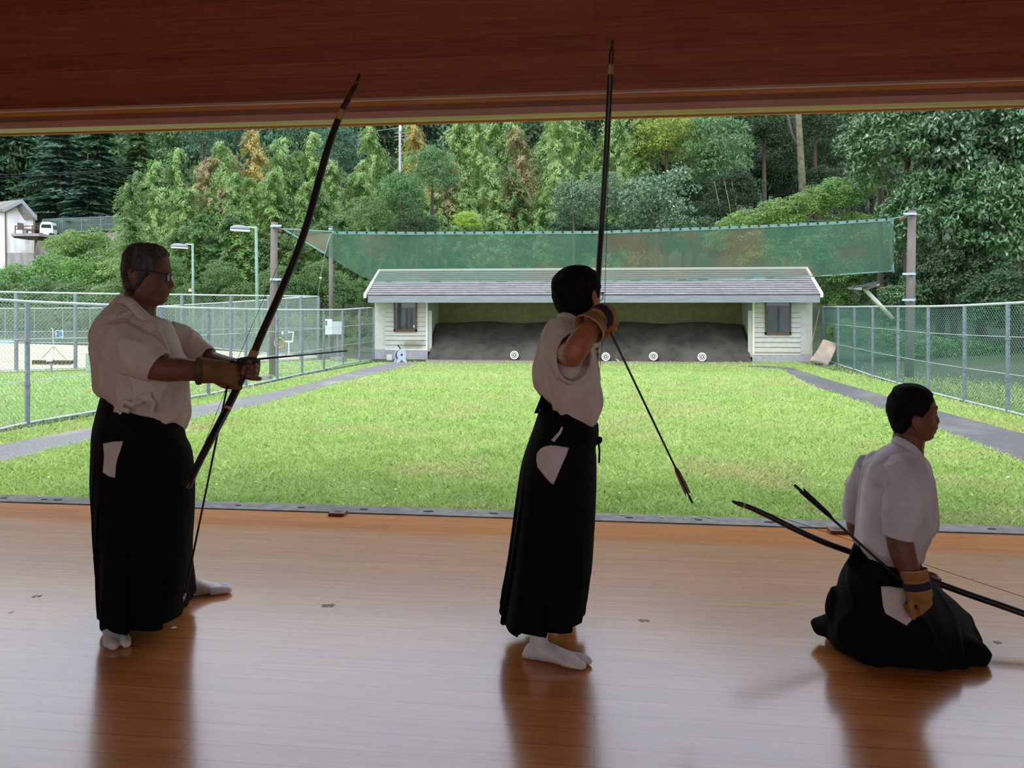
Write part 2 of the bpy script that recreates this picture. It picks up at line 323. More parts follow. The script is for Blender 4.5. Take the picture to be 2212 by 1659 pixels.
# white boards with a mossy patch of its own low on the wall
M_sid = mat('mossy_white_boards', '#c2c2bb', '#b8b8b0', 6, rough=.6)
def moss(m, c, r):
    N, L = m.node_tree.nodes, m.node_tree.links; p = N['Principled BSDF']; src = p.inputs['Base Color'].links[0].from_socket
    tc = N.new('ShaderNodeTexCoord'); mp = N.new('ShaderNodeMapping'); mp.vector_type = 'TEXTURE'
    mp.inputs['Location'].default_value = c; mp.inputs['Scale'].default_value = r; L.new(tc.outputs['Object'], mp.inputs[0])
    ln = N.new('ShaderNodeVectorMath'); ln.operation = 'LENGTH'; L.new(mp.outputs[0], ln.inputs[0])
    nz = N.new('ShaderNodeTexNoise'); nz.inputs['Scale'].default_value = 2.6; nz.inputs['Detail'].default_value = 6; L.new(tc.outputs['Object'], nz.inputs['Vector'])
    ad = N.new('ShaderNodeMath'); ad.operation = 'MULTIPLY_ADD'; L.new(nz.outputs[0], ad.inputs[0]); ad.inputs[1].default_value = 1.6; L.new(ln.outputs['Value'], ad.inputs[2])
    rp = N.new('ShaderNodeValToRGB'); rp.color_ramp.elements[0].position = .35; rp.color_ramp.elements[0].color = (.85, .85, .85, 1)
    rp.color_ramp.elements[0].position = 1.1; rp.color_ramp.elements[1].position = 1.0
    mr = N.new('ShaderNodeMapRange'); mr.inputs[1].default_value = 1.15; mr.inputs[2].default_value = 1.75; mr.inputs[3].default_value = .8; mr.inputs[4].default_value = 0
    L.new(ad.outputs[0], mr.inputs[0]); mx = N.new('ShaderNodeMix'); mx.data_type = 'RGBA'; L.new(mr.outputs[0], mx.inputs[0])
    L.new(src, mx.inputs[6]); mx.inputs[7].default_value = lin('#6f7049'); L.new(mx.outputs[2], p.inputs['Base Color'])
YH = yp(1282, 779, 1).y*29.0/1.0*math.cos(YAW)**0  # wall plane
YH = 29.0/math.cos(YAW)*math.cos(0) - .0
def hx(px, Y=None): return yp(px, 700, Y or YH).x
def hz(py, Y=None, px=1282): return yp(px, py, Y or YH).z
house = empty('target_house', (hx(1282), YH+1, GZ), 'low white boarded target house with a long grey shingled roof behind the lawn', 'target house')
ze = hz(652); zg = GZ
xl0, xl1, xl2 = hx(809), hx(832), hx(923.5)
xr2, xr1, xr0 = hx(1626), hx(1729), hx(1755)
moss(M_sid, ((hx(888)), YH, hz(746)), (.75, 1, .28))
def siding(x0, x1, m, name, drop=None):
    b = MB(); n = 11; z0 = hz(757.5); z1 = ze+.15; h = (z1-z0)/n
    for i in range(n):                                   # lapped boards
        a, c = z0+i*h, z0+(i+1)*h-.016
        b.add([(x0, YH-.036, a), (x1, YH-.036, a), (x1, YH-.004, c), (x0, YH-.004, c), (x0, YH+.02, a), (x1, YH+.02, a), (x1, YH+.02, c), (x0, YH+.02, c)],
              [(0,3,2,1)[::-1], (4,5,6,7)[::-1], (0,1,5,4), (1,2,6,5), (2,3,7,6), (3,0,4,7)])
    return b.build(name, m, house)
siding(xl1, xl2-.06, M_sid, 'siding'); siding(xr2+.06, xr1, M_white, 'siding')
def hwall(x0, x1, side):
    MB().box((x0, YH+.02, zg), (x1, YH+2.2, ze+.15)).build('wall', M_white, house)
hwall(xl0, xl2, 0); hwall(xr2, xr0, 1)
MB().box((xl0, YH-.0, hz(757)), (xl1, YH+.03, ze+.1)).build('corner_panel', M_white, house)
MB().box((xr1, YH-.0, hz(762)), (xr0, YH+.03, ze+.1)).build('corner_panel', M_white, house)
for x0, x1 in ((xl2-.06, xl2+.01), (xr2-.01, xr2+.06)): MB().box((x0, YH-.045, zg), (x1, YH+.05, ze+.1)).build('corner_trim', M_wtrim, house)
for x0, x1, y in ((xl0, xl1, 757), (xl1, xl2, 759), (xr2, xr1, 764), (xr1, xr0, 764)):
    MB().box((x0, YH-.05, zg-.05), (x1, YH+.1, hz(y))).build('plinth', M_plinth, house)
MB().box((xl1, YH-.06, hz(759)), (xl2, YH, hz(757.3))).build('plinth_cap', M_wtrim, house)
MB().box((xr2, YH-.06, hz(763.5)), (xr1, YH, hz(762))).build('plinth_cap', M_wtrim, house)
MB().box((xl2, YH+2.1, zg), (xr2, YH+2.2, ze+.6)).build('back_wall', M_olive, house)
for k in range(1, 5): MB().box((xl2+(xr2-xl2)*k/5-.02, YH+2.08, zg), (xl2+(xr2-xl2)*k/5+.02, YH+2.11, ze+.6)).build('wall_batten', M_olive, house)
MB().box((xl2-.02, YH+.05, hz(762)), (xl2+.16, YH+.12, hz(671))).build('jamb_board', M_white, house)
MB().box((xr2-.16, YH+.05, hz(769)), (xr2+.02, YH+.12, hz(671))).build('jamb_board', M_white, house)
def hwin(x0, x1, z0, z1, knob):
    b = MB(); t = .055; y0, y1 = YH-.085, YH+.01
    b.box((x0, y0, z0), (x1, y1, z0+t*1.6)).box((x0, y0, z1-t), (x1, y1, z1)).box((x0, y0, z0), (x0+t, y1, z1)).box((x1-t, y0, z0), (x1, y1, z1))
    w = b.build('window', M_brownf, house); MB().box((x0+t*.8, YH-.065, z0+t), (x1-t*.8, YH-.045, z1-t*.8)).build('pane', M_glass, w)
    if knob: MB().box((x1-.13, YH-.085, z0+.16), (x1-.09, YH-.06, z0+.26)).build('latch', M_wtrim, w)
hwin(hx(851.7), hx(901), hz(717.5), hz(652), True); hwin(hx(1652), hx(1708), hz(721), hz(652), False)
# roof: two shingled slopes, ridge, fascia, rake boards
YE = YH-.80; YR = YH+1.2
e0, e1 = yp(788.5, 638, YE), yp(1775, 638, YE); zE = e0.z; zR = yp(1284, 582, YR).z
r0x, r1x = e0.x, e1.x
M_shing = plankmat('grey_shingles', '#8d8987', '#7f7b79', '#5b5755', .62, 2.0/12, 'xy', rough=.8, grain=1.0, msize=.006, bump=.6, off=YE)
def slope(ya, za, yb, zb, name):
    n = 12; b = MB(); t = .035
    for i in range(n):
        f0, f1 = i/n, (i+1.15)/n; f1 = min(f1, 1)
        y0, z0, y1, z1 = ya+(yb-ya)*f0, za+(zb-za)*f0, ya+(yb-ya)*f1, za+(zb-za)*f1
        b.add([(r0x, y0, z0+t), (r1x, y0, z0+t), (r1x, y1, z1), (r0x, y1, z1), (r0x, y0, z0-.02), (r1x, y0, z0-.02), (r1x, y1, z1-.05), (r0x, y1, z1-.05)],
              [(0,1,2,3), (7,6,5,4), (4,5,1,0), (5,6,2,1), (6,7,3,2), (7,4,0,3)])
    return b.build(name, M_shing, house)
slope(YE, zE, YR, zR, 'roof_slope'); slope(YR+2.0, zE, YR, zR, 'roof_slope')
MB().box((r0x-.02, YR-.07, zR-.03), (r1x+.02, YR+.07, zR+.06)).build('ridge_cap', M_wtrim, house)
for x in (r0x, r1x):
    b = MB(); b.prism([(x-.05, YE-.02, zE-.10), (x-.05, YR, zR-.08), (x-.05, YR, zR+.065), (x-.05, YE-.02, zE+.065)], (.10, 0, 0))
    b.prism([(x-.05, YR+2.0, zE-.10), (x-.05, YR, zR-.08), (x-.05, YR, zR+.065), (x-.05, YR+2.0, zE+.065)], (.10, 0, 0))
    b.build('rake_board', M_wtrim, house)
MB().box((r0x+.12, YE+.0, zE-.29), (r1x-.06, YE+.05, zE-.005)).build('fascia', M_fascia, house)
MB().box((r0x+.1, YE+.05, zE-.26), (r1x-.1, YH+.1, zE-.20)).build('soffit', M_white, house)
for x in (xl0+.02, xr0-.02):
    MB().prism([(x-.02, YH+.02, ze+.1), (x-.02, YH+2.2, ze+.1), (x-.02, YR, zR-.1)], (.04, 0, 0)).build('gable_wall', M_white, house)
# sand bank that takes the arrows
b = MB(); nx, ny = 60, 14; vs = []
for j in range(ny+1):
    f = j/ny; 
    for i in range(nx+1):
        x = xl2+.12+(xr2-xl2-.24)*i/nx; y = YH-.42+1.9*f
        z = zg + 1.42*(f**.85)*(1 if f < .9 else 1)+.04*math.sin(x*2.1+f*5)*f+.03*rnd.uniform(-1, 1)*(0 < f < 1)
        vs.append((x, y+.05*math.sin(x*1.3), z))
fs = [(j*(nx+1)+i, j*(nx+1)+i+1, (j+1)*(nx+1)+i+1, (j+1)*(nx+1)+i) for j in range(ny) for i in range(nx)]
b.add(vs, fs); n0 = len(b.v)
top = [Vector(v) for v in vs[-(nx+1):]]; 
b.add([*top, *[Vector((v.x, YH+2.09, v.z+.02)) for v in top]], [(i, i+1, nx+2+i, nx+1+i) for i in range(nx)])
b.add([Vector(v) for v in vs[:nx+1]] + [Vector((v[0], v[1], zg-.1)) for v in vs[:nx+1]], [(i, nx+1+i, nx+2+i, i+1) for i in range(nx)])
tag(b.build('sand_bank', M_sandb, sm=True), 'dark sloping sand bank under the target house roof behind the round targets', 'sand bank')
# round targets stuck into the bank
M_tw = mat('target_paper', '#f2f2ef', rough=.7); M_tb = mat('target_ink', '#25283a', rough=.7); M_trim = mat('target_wood', '#b6a488', rough=.7)
def sand_y(z): 
    f = max(0, (z-zg)/1.42)**(1/.85); return YH-.42+1.9*f
tnames = ['first white target with black rings counted from the left, left of the middle archer', 'second target from the left, white with black rings, just right of the middle archer\'s back',
          'third target from the left, white with black rings, beyond the slanting arrow', 'last target on the right, white with black rings, on the dark sand']
for (px, py), lb in zip(((1111, 767), (1308.5, 770.5), (1411.5, 769.5), (1516.5, 771)), tnames):
    c = yp(px, py, YH-.45); R0 = .163; c.z = max(c.z, GZ+R0+.01); e = empty('round_target', c, lb, 'target', 'round targets on the sand bank')
    Rm = Matrix.Translation(c) @ Matrix.Rotation(math.radians(-8), 4, 'X') @ Matrix.Rotation(math.pi/2, 4, 'X')
    def ring(r0, r1, z, m, nm):
        n = 40; mb = MB()
        for k in range(n):
            a0, a1 = 2*math.pi*k/n, 2*math.pi*(k+1)/n
            mb.add([Rm @ Vector((r*math.cos(a), r*math.sin(a), z)) for r, a in ((r0, a0), (r1, a0), (r1, a1), (r0, a1))], [(0, 1, 2, 3)])
        mb.build(nm, m, e)
    mb = MB(); n = 40
    mb.rings([Rm @ Vector((R0*math.cos(2*math.pi*k/n), R0*math.sin(2*math.pi*k/n), z)) for z in (-.10, 0) for k in range(n)], 2, n); mb.build('frame', M_trim, e)
    ring(0, R0, .002, M_tw, 'face')
    for r0, r1 in ((.036, .072), (.098, .121)): ring(r0*R0/.163, r1*R0/.163, .004, M_tb, 'black_ring')
# things around the house
M_reelb = mat('pale_blue_plastic', '#b9c4d6', rough=.4); M_reeld = mat('dark_blue_hose', '#2c3a57', rough=.5); M_blk2 = mat('black_plastic', '#1b1c1f', rough=.5)
c = at(865, 779, 28.0); c.z = GZ+.012; e = empty('hose_reel', c, 'pale hose reel with dark hose standing at the left end of the target house', 'hose reel')
def disc(mb, ctr, r, th, ax, n=28): 
    a = Vector(ax).normalized(); u = a.orthogonal().normalized(); w = a.cross(u)
    mb.rings([Vector(ctr)+a*s*th/2+(u*math.cos(2*math.pi*k/n)+w*math.sin(2*math.pi*k/n))*r for s in (-1, 1) for k in range(n)], 2, n); return mb
ax = (.85, -1, 0)
disc(MB(), c+Vector((0, 0, .29)), .165, .18, ax).build('hose_coil', M_reeld, e)
for s in (-1, 1): disc(MB(), c+Vector((0, 0, .29))+Vector(ax).normalized()*.10*s, .19, .02, ax).build('reel_flange', M_reelb, e)
for s in (-1, 1):
    q = c+Vector(ax).normalized()*.10*s; t = Vector((1, .45, 0)).normalized()
    MB().prism([q-t*.2, q-t*.1, q+Vector((0, 0, .12)), q+t*.1, q+t*.2, q+t*.07+Vector((0, 0, .3)), q-t*.07+Vector((0, 0, .3))], Vector(ax)*.02*s).build('foot', M_reelb, e)
disc(MB(), c+Vector((0, 0, .29))-Vector(ax).normalized()*-.125, .04, .02, ax).build('hub', M_blk2, e)
MB().tube([c+Vector((.0, 0, .5)), c+Vector((-.05, -.02, .60)), c+Vector((-.12, -.02, .66))], .022).build('handle', M_blk2, e)
def smallbox(name, px0, px1, py0, py1, d, dep, m, lb, cat):
    a, b_ = at(px0, py1, d), at(px1, py0, d); return tag(MB().box((a.x, a.y, a.z), (b_.x, a.y+dep, b_.z)).build(name, m, bevel=.012), lb, cat)
smallbox('meter_box', 835, 847, 766.5, 778.5, 28.6, .12, mat('beige_box', '#cfcabf', rough=.6), 'small beige box standing against the plinth left of the hose reel', 'box')
o = smallbox('outlet_box', 1643, 1650, 749.5, 758.5, 28.93, .09, M_white, 'small white outlet box on the right wing of the target house', 'outlet box')
# warped board and pole leaning at the right end
M_board = mat('warped_board', '#b3a08d', '#96836f', 2.2, rough=.8, c3='#8f8478', s3=1.5)
A = [at(1778, 733, 27.4), at(1808, 744, 27.2), at(1787, 791, 26.4), at(1748, 780, 26.6)]; b = MB(); vs = []; n = 8
for i in range(n+1):
    f = i/n
    for j in range(n+1):
        g_ = j/n; p = (A[0]*(1-g_)+A[1]*g_)*(1-f)+(A[3]*(1-g_)+A[2]*g_)*f; vs.append(p+Vector((.10*math.sin(math.pi*g_), -.10*math.sin(math.pi*f), 0)))
m_ = n+1
b.add(vs+[v+Vector((.01, .03, 0)) for v in vs], [(i*m_+j, i*m_+j+1, (i+1)*m_+j+1, (i+1)*m_+j) for i in range(n) for j in range(n)] + [tuple(x+m_*m_ for x in (i*m_+j, (i+1)*m_+j, (i+1)*m_+j+1, i*m_+j+1)) for i in range(n) for j in range(n)]
      + [(i, i+1, i+1+m_*m_, i+m_*m_)[::-1] for i in range(n)] + [(n*m_+i, n*m_+i+1, n*m_+i+1+m_*m_, n*m_+i+m_*m_) for i in range(n)]
      + [(i*m_, (i+1)*m_, (i+1)*m_+m_*m_, i*m_+m_*m_) for i in range(n)] + [(i*m_+n, (i+1)*m_+n, (i+1)*m_+n+m_*m_, i*m_+n+m_*m_)[::-1] for i in range(n)])
tag(b.build('plywood_board', M_board, sm=True), 'warped brown board leaning on the right fence beside the target house', 'board')
tag(MB().tube([at(1770, 668, 28.2), at(1758, 722, 28.0), at(1746.5, 777, 27.8)], .014, 6).build('bamboo_pole', mat('dry_cane', '#a08b6a', rough=.7)), 'thin pale cane leaning on the right corner of the target house', 'pole')
# ================================================================ fences
def chain(P, H, name, lb, m_wire, m_post, m_rail, pr=.04, rr=.028, s=.065, wr=.0025, mid=(), z=GZ, group=None, clip=True, skip=()):
    """posts at ground points P, fence heights H at each post; diamonds of wire between them"""
    e = empty(name, P[len(P)//2], lb, 'fence', group)
    for i, (p, h) in enumerate(zip(P, H)):
        if i in skip: continue
        b = MB().tube([p+UP*-.02, p+UP*h], pr, 10)
        for f in (.33, .68) if clip else (): b.tube([p+UP*(h*f-.02), p+UP*(h*f+.02)], pr*1.35, 10)
        b.build('post', m_post, e, sm=False)
    MB().tube([p+UP*(h+.01) for p, h in zip(P, H)], rr, 8).build('top_rail', m_rail, e, sm=True)
    MB().tube([p+UP*.045 for p in P], rr*.9, 8).build('bottom_rail', m_rail, e, sm=True)
    for f in mid: MB().tube([p+UP*h*f for p, h in zip(P, H)], rr*.3, 5).build('middle_wire', m_rail, e)
    for i in range(len(P)-1):
        p, q = P[i], P[i+1]; h = (H[i]+H[i+1])/2-.03; L_ = (q-p).length; u = (q-p)/L_; A_, B_ = [], []; z0 = .06
        hh = h-z0; k = s*1.414
        n = int((L_+hh)/k)+1
        for a in range(n):
            c = a*k
            x0 = max(0, c-hh); x1 = min(L_, c)
            if x1-x0 > .01:
                A_.append(p+u*x0+UP*(z0+c-x0)); B_.append(p+u*x1+UP*(z0+c-x1))
                A_.append(p+u*(L_-x0)+UP*(z0+c-x0)); B_.append(p+u*(L_-x1)+UP*(z0+c-x1))
        V, Q = prisms(np.array([tuple(v) for v in A_]), np.array([tuple(v) for v in B_]), wr)
        link('wire_mesh', npmesh('wire_mesh', V, Q), m_wire, e)
def posts(L_): return [gp(x, y) for x, y, t in L_], [(y-t)*gd(y)/FPX for x, y, t in L_]
LF = [(-330, 1010, 630), (-110, 958, 642), (59, 919, 653), (225, 890, 659.5), (349, 872, 664), (450, 855.5, 667), (531, 837.5, 669), (598.5, 822, 670), (652.5, 810, 670), (699.5, 801, 670), (740.5, 789, 669.5), (777, 783, 667), (807, 778, 665)]
chain(*posts(LF), 'chain_link_fence', 'near grey chain link fence running along the left side of the range', M_wire, M_galv, M_rail, pr=.042, mid=(.36, .70), group='chain link fences')
RF = [(1778, 777, 664), (1811, 790, 663.5), (1846, 801, 663.5), (1885.5, 815, 663), (1940, 831, 663), (2005, 850, 663), (2083.5, 870, 661), (2177, 893, 656.5), (2330, 932, 648), (2560, 990, 634)]
chain(*posts(RF), 'chain_link_fence', 'green wire chain link fence along the right side of the range', M_wireg, M_galv, M_rail, pr=.040, mid=(.36, .70), group='chain link fences', wr=.0042)
CF = [(-220, 806, 624), (-95, 804, 628), (35, 801, 632), (163, 797.5, 634), (285, 794, 636), (393, 790, 637), (498.5, 783, 638.5), (580, 780, 639.5), (650, 777.5, 640.3), (688, 776, 641)]
chain(*posts(CF), 'court_fence', 'tall front fence of the sand court behind the near left fence', M_wiref, M_galv, M_rail, pr=.06, s=.08, wr=.0032, group='court fences', clip=False, mid=(.12, .5))
SF = [(688, 776, 641), (619, 769, 644.6), (566, 763.5, 649), (532, 760, 651), (508, 758, 652.5), (484, 756, 654), (461, 753.5, 655.5), (438, 751, 656.7), (410, 748.5, 658.5), (380, 746.5, 660), (340, 745, 662), (280, 744, 664)]
chain(*posts(SF), 'court_fence', 'side fence of the sand court receding to the far left corner', M_wiref, M_galv, M_rail, pr=.045, s=.08, wr=.0055, group='court fences', clip=False)
BF = [(280, 744, 664), (252, 743.6, 665), (195, 743, 666), (136, 742.4, 666), (75, 741.8, 666.5), (12, 741, 666.5), (-55, 740, 667), (-130, 739, 667)]
chain(*posts(BF), 'court_fence', 'far back fence of the sand court below the vine covered bank', M_wiref, M_galv, M_rail, pr=.045, s=.09, wr=.0055, group='court fences', clip=False)
# ================================================================ poles, lamps, safety net
def pole(px, yt, yb, d, r, lb, caps=(), name='utility_pole', bx=None, bracket=0, m=None):
    p0 = at(bx if bx is not None else px, yb, d); p1 = at(px, yt, d); e = empty(name, p0, lb, 'pole')
    MB().tube([p0-UP*.1, p0.lerp(p1, .5), p1], [r*1.12, r*1.05, r*.95], 16).build('pole_shaft', m or M_pole, e, sm=True)
    for y in caps:
        q = p0.lerp(p1, (yb-y)/(yb-yt)); MB().tube([q-UP*.035, q+UP*.035], r*1.1, 16).build('strap', M_strap, e)
        if bracket: MB().box(q+Vector((min(0, bracket)*.28-.02, -r-.06, -.03)), q+Vector((max(0, bracket)*.28+.02, -r-.02, .03))).build('strap_arm', M_strap, e)
    return e, p0, p1
pl, plb, plt = pole(592.5, 480, 812, 22.7, .105, 'weathered concrete pole behind the near left fence holding the green net', (489, 604), bx=589.5, bracket=1)
q = at(600, 494, 22.6); MB().tube([q, q+RT*.12-UP*.10], .045, 6).build('pulley', M_rust, pl)
pole(714.5, 488, 759, 34.8, .095, 'thin concrete pole farther back beside the electric boxes', (495,), bx=716)
pr_, prb, prt = pole(1970, 455, 818, 21.9, .118, 'tall concrete pole behind the right fence near the net end', (463, 592, 648), bx=1964, bracket=-1)
q = at(1952, 470, 21.8); MB().tube([q, q-RT*.12-UP*.08], .045, 6).build('pulley', M_rust, pr_)
M_lampg = mat('green_lamp_pole', '#7d9a86', '#6d8a78', 6, rough=.5); M_lens = mat('pale_lamp_lens', '#e9ecef', rough=.3); M_lamph = mat('grey_lamp_head', '#79858a', rough=.4)
def lamp(pole_px, top, base, d, hx0, hx1, hy, lb):
    p0 = at(pole_px[1], base, d); p1 = at(pole_px[0], top, d); e = empty('lamp_post', p0, lb, 'lamp post', 'court lamp posts')
    MB().tube([p0-UP*.05, p0.lerp(p1, .5), p1], [.085, .07, .06], 12).build('pole_shaft', M_lampg, e, sm=True)
    MB().tube([p1-UP*.06, at(hx1-6, top+1.5, d)], .03, 8).build('arm', M_rail, e)
    a, b_ = at(hx0, hy, d), at(hx1, hy+2, d); w = .22; mb = MB(); N8 = 9; vs = []
    for i in range(N8):
        f = i/(N8-1); c = a.lerp(b_, f); hw = w*(.35+.65*math.sin(math.pi*min(1, f*.8+.2))**.5); hh = .17*math.sin(math.pi*(.12+.8*f))**.7
        for k in range(10):
            t = 2*math.pi*k/10; vs.append(c+FW*hw*math.cos(t)+UP*(hh*max(0, math.sin(t))+.02*math.sin(t)))
    mb.rings(vs, N8, 10).build('lamp_head', M_lamph, e, sm=True)
    vs = []
    for i in range(N8):
        f = i/(N8-1); c = a.lerp(b_, f)-UP*.035; hw = w*.9*(.35+.65*math.sin(math.pi*min(1, f*.8+.2))**.5)
        for k in range(10):
            t = 2*math.pi*k/10; vs.append(c+FW*hw*math.cos(t)+UP*(.055*math.sin(t)-.02))
    MB().rings(vs, N8, 10).build('lens', M_lens, e, sm=True)
    return e, p0, p1, d
lamp((553, 557.5), 489, 767, 32.3, 500, 540, 494, 'tall green lamp post close to the concrete pole, lamp head to the left')
e, p0, p1, d = lamp((416, 419), 526, 747, 39.7, 372, 406, 532, 'green lamp post farther back beside the left archer\'s face')
c = at(411.5, 623, d); MB().box(c-Vector((.08, .06, .09)), c+Vector((.10, .06, .0))).build('orange_box', mat('orange_plastic', '#d9874c', rough=.5), e)
MB().box(c-Vector((.08, .06, .17)), c+Vector((.10, .06, -.09))).build('box_base', M_lens, e)
# green safety net over the roof
DN = 22.6
def netmat(name, g1, g2, br, alpha):
    m = mat(name, g1, g2, 1.1, rough=.9, contrast=(.3, .7), detail=5, c3=br, s3=.55)
    N, L = m.node_tree.nodes, m.node_tree.links; p = N['Principled BSDF']; out = N['Material Output']
    src = p.inputs['Base Color'].links[0].from_socket; t = N.new('ShaderNodeBsdfTranslucent'); L.new(src, t.inputs[0])
    m1 = N.new('ShaderNodeMixShader'); m1.inputs[0].default_value = .5; L.new(p.outputs[0], m1.inputs[1]); L.new(t.outputs[0], m1.inputs[2])
    tr = N.new('ShaderNodeBsdfTransparent'); m2 = N.new('ShaderNodeMixShader'); m2.inputs[0].default_value = alpha
    L.new(tr.outputs[0], m2.inputs[1]); L.new(m1.outputs[0], m2.inputs[2]); L.new(m2.outputs[0], out.inputs[0]); return m
M_net = netmat('green_net_cloth', '#4c7764', '#63836a', '#78715a', .62); M_flap = netmat('faded_net_cloth', '#8d9078', '#8a8068', '#8f7f6a', .6)
M_band = mat('net_border', '#6d8f8a', '#5f807b', 4, rough=.8); M_rope = mat('grey_rope', '#9fa4a2', rough=.8)
net = empty('safety_net', at(1300, 607, DN), 'wide green safety net hung between two poles above the target house roof', 'net')
def interp(L_, x):
    for (x0, y0), (x1, y1) in zip(L_, L_[1:]):
        if x0 <= x <= x1: return y0+(y1-y0)*(x-x0)/(x1-x0)
    return L_[0][1] if x < L_[0][0] else L_[-1][1]
TOP = [(627, 496), (722, 501), (900, 502), (1300, 500), (1600, 489), (1800, 480), (1929, 472)]
BOT = [(627, 497), (700, 548), (745, 577), (781, 597), (812, 608.5), (1300, 608.5), (1600, 602), (1757, 597), (1931, 585)]
nx, ny = 130, 12; vs = []
for i in range(nx+1):
    x = 627+(1929.5-627)*i/nx
    for j in range(ny+1):
        f = j/ny; y = interp(TOP, x)*(1-f)+interp(BOT, x)*f
        vs.append(at(x+2.0*f*(x > 1900), y, DN+.10*math.sin(x*.045)*math.sin(math.pi*f*.9)+.05*math.sin(x*.13+2*f)*f))
m_ = ny+1
o = MB().add(vs, [(i*m_+j, (i+1)*m_+j, (i+1)*m_+j+1, i*m_+j+1) for i in range(nx) for j in range(ny)]).build('net_cloth', M_net, net, sm=True)
def band(L_, w, name, d=DN-.02):
    pts = [at(x, y, d) for x, y in L_]; mb = MB(); vs = []
    for i, p in enumerate(pts):
        t = (pts[min(i+1, len(pts)-1)]-pts[max(i-1, 0)]).normalized(); nrm = t.cross(FW).normalized()
        for a, b_ in ((-1, -1), (1, -1), (1, 1), (-1, 1)): vs.append(p+nrm*w*a+FW*.008*b_)
    return mb.rings(vs, len(pts), 4).build(name, M_band, net)
tt = [(x, interp(TOP, x)+2) for x in np.linspace(722, 1929, 60)]; band(tt, .045, 'top_border')
band([(1928.5, 472), (1924, 520), (1925, 550), (1930, 588)], .035, 'end_border')
band([(1929+x*(812-1929)/40, interp(BOT, 1929+x*(812-1929)/40)) for x in range(41)], .02, 'bottom_border')
clip_me = None
for i in range(57):
    x = 728+i*21.2; p = at(x, interp(TOP, x)+.5, DN-.05)
    if clip_me is None: clip_me = MB().ball((0, 0, 0), .03, 8, 6).mesh('net_clip'); clip_me.materials.append(M_hole)
    o = bpy.data.objects.new('net_clip', clip_me); COL.objects.link(o); o.parent = net; o.matrix_parent_inverse = parent_inv(net); o.location = p
fl = [at(627, 496, DN-.1), at(675, 499, DN-.12), at(722, 501, DN-.1), at(716, 515, DN-.25), at(702, 548, DN-.4), at(664, 522, DN-.25)]
MB().prism(fl, FW*.004).build('folded_corner', M_flap, net)
for a, b_ in (((612, 494.5), (702, 548)), ((612, 494.5), (722, 501))):
    MB().tube([at(*a, DN-.1), at((a[0]+b_[0])/2, (a[1]+b_[1])/2, DN-.25), at(*b_, DN-.4 if b_[1] > 530 else DN-.1)], .026, 6).build('corner_border', M_band, net)
MB().tube([at(722, 501, DN-.11), at(714, 508, DN-.2), at(708, 524, DN-.32), at(702, 548, DN-.41)], .02, 6).build('corner_border', M_band, net)
MB().tube([at(604, 494, 22.6), at(614, 495, DN-.1), at(627, 496, DN-.1)], .015, 6).build('rope', M_rope, net)
MB().tube([at(1929, 472, DN), at(1950, 468, 22.1), at(1966, 463, 21.8)], .012, 6).build('rope', M_rope, net)
MB().tube([at(702, 548, DN-.4), at(692, 600, 26), at(686.5, 641, 29.6)], .014, 6).build('rope', M_rope, net)
MB().ball(at(692.5, 600, 25.95), .04).build('insulator', M_lens, net)
# electric boxes
M_elec = mat('pale_steel_box', '#dfe3e4', '#cfd4d6', 5, rough=.5); M_elecg = mat('grey_steel_box', '#b3bcc4', rough=.5)
e = empty('electric_cabinet', gp(729, 781), 'pale grey electric boxes on a thin post behind the left fence near the house', 'electric box')
D = 28.5
def bx(x0, x1, y0, y1, dep, m, nm, d=D, par=e):
    a, b_ = at(x0, y1, d), at(x1, y0, d); return MB().box((a.x, a.y, a.z), (b_.x, a.y+dep, b_.z)).build(nm, m, par, bevel=.01)
bx(701, 715, 689.5, 723, .2, M_elec, 'meter_box', D+.1); bx(713, 718, 695, 722.5, .25, M_elec, 'box_side', D+.02); bx(718, 740, 695, 722.5, .25, M_elecg, 'box_front')
bx(703, 706, 693, 703, .02, M_blk2, 'meter_window', D+.07)
MB().tube([at(729, 722, D+.1), at(730, 775, D+.1)], .035, 8).build('post', M_galv, e); bx(713, 745, 772, 783, .3, M_conc, 'base_block', D-.1)
MB().tube([at(712, 723, D+.1), at(711, 745, D+.3), at(716, 776, D+.4)], .04, 8).build('cable_duct', M_galv, e)
# fence mounted flood light with solar panel at the right
M_solar = mat('dark_solar_panel', '#2b343a', rough=.25)
e = empty('solar_lamp', at(1928, 687, 20.6), 'solar lamp on a slanting white pole leaning above the right fence', 'lamp')
MB().tube([at(1928, 688, 20.6), at(1866, 622, 20.6)], .055, 10).build('slanting_pole', M_white, e, sm=True)
a = [at(1841, 619, 20.3), at(1858, 616, 21.2), at(1900, 606, 21.2), at(1893, 613, 20.3)]; MB().prism(a, -UP*.05).build('solar_panel', M_solar, e)
MB().prism([at(1842, 621, 20.3), at(1862, 619, 20.3), at(1862, 627, 20.3), at(1843, 624, 20.3)], FW*.3).build('lamp_head', M_lamph, e)
MB().tube([at(1868, 622, 20.6), at(1890, 616, 20.7)], .05, 8).build('panel_arm', M_white, e)
MB().prism([at(1874, 626, 20.5), at(1900, 616, 20.5), at(1900, 613, 20.5), at(1872, 620, 20.5)], FW*.06).build('bracket', M_board, e)
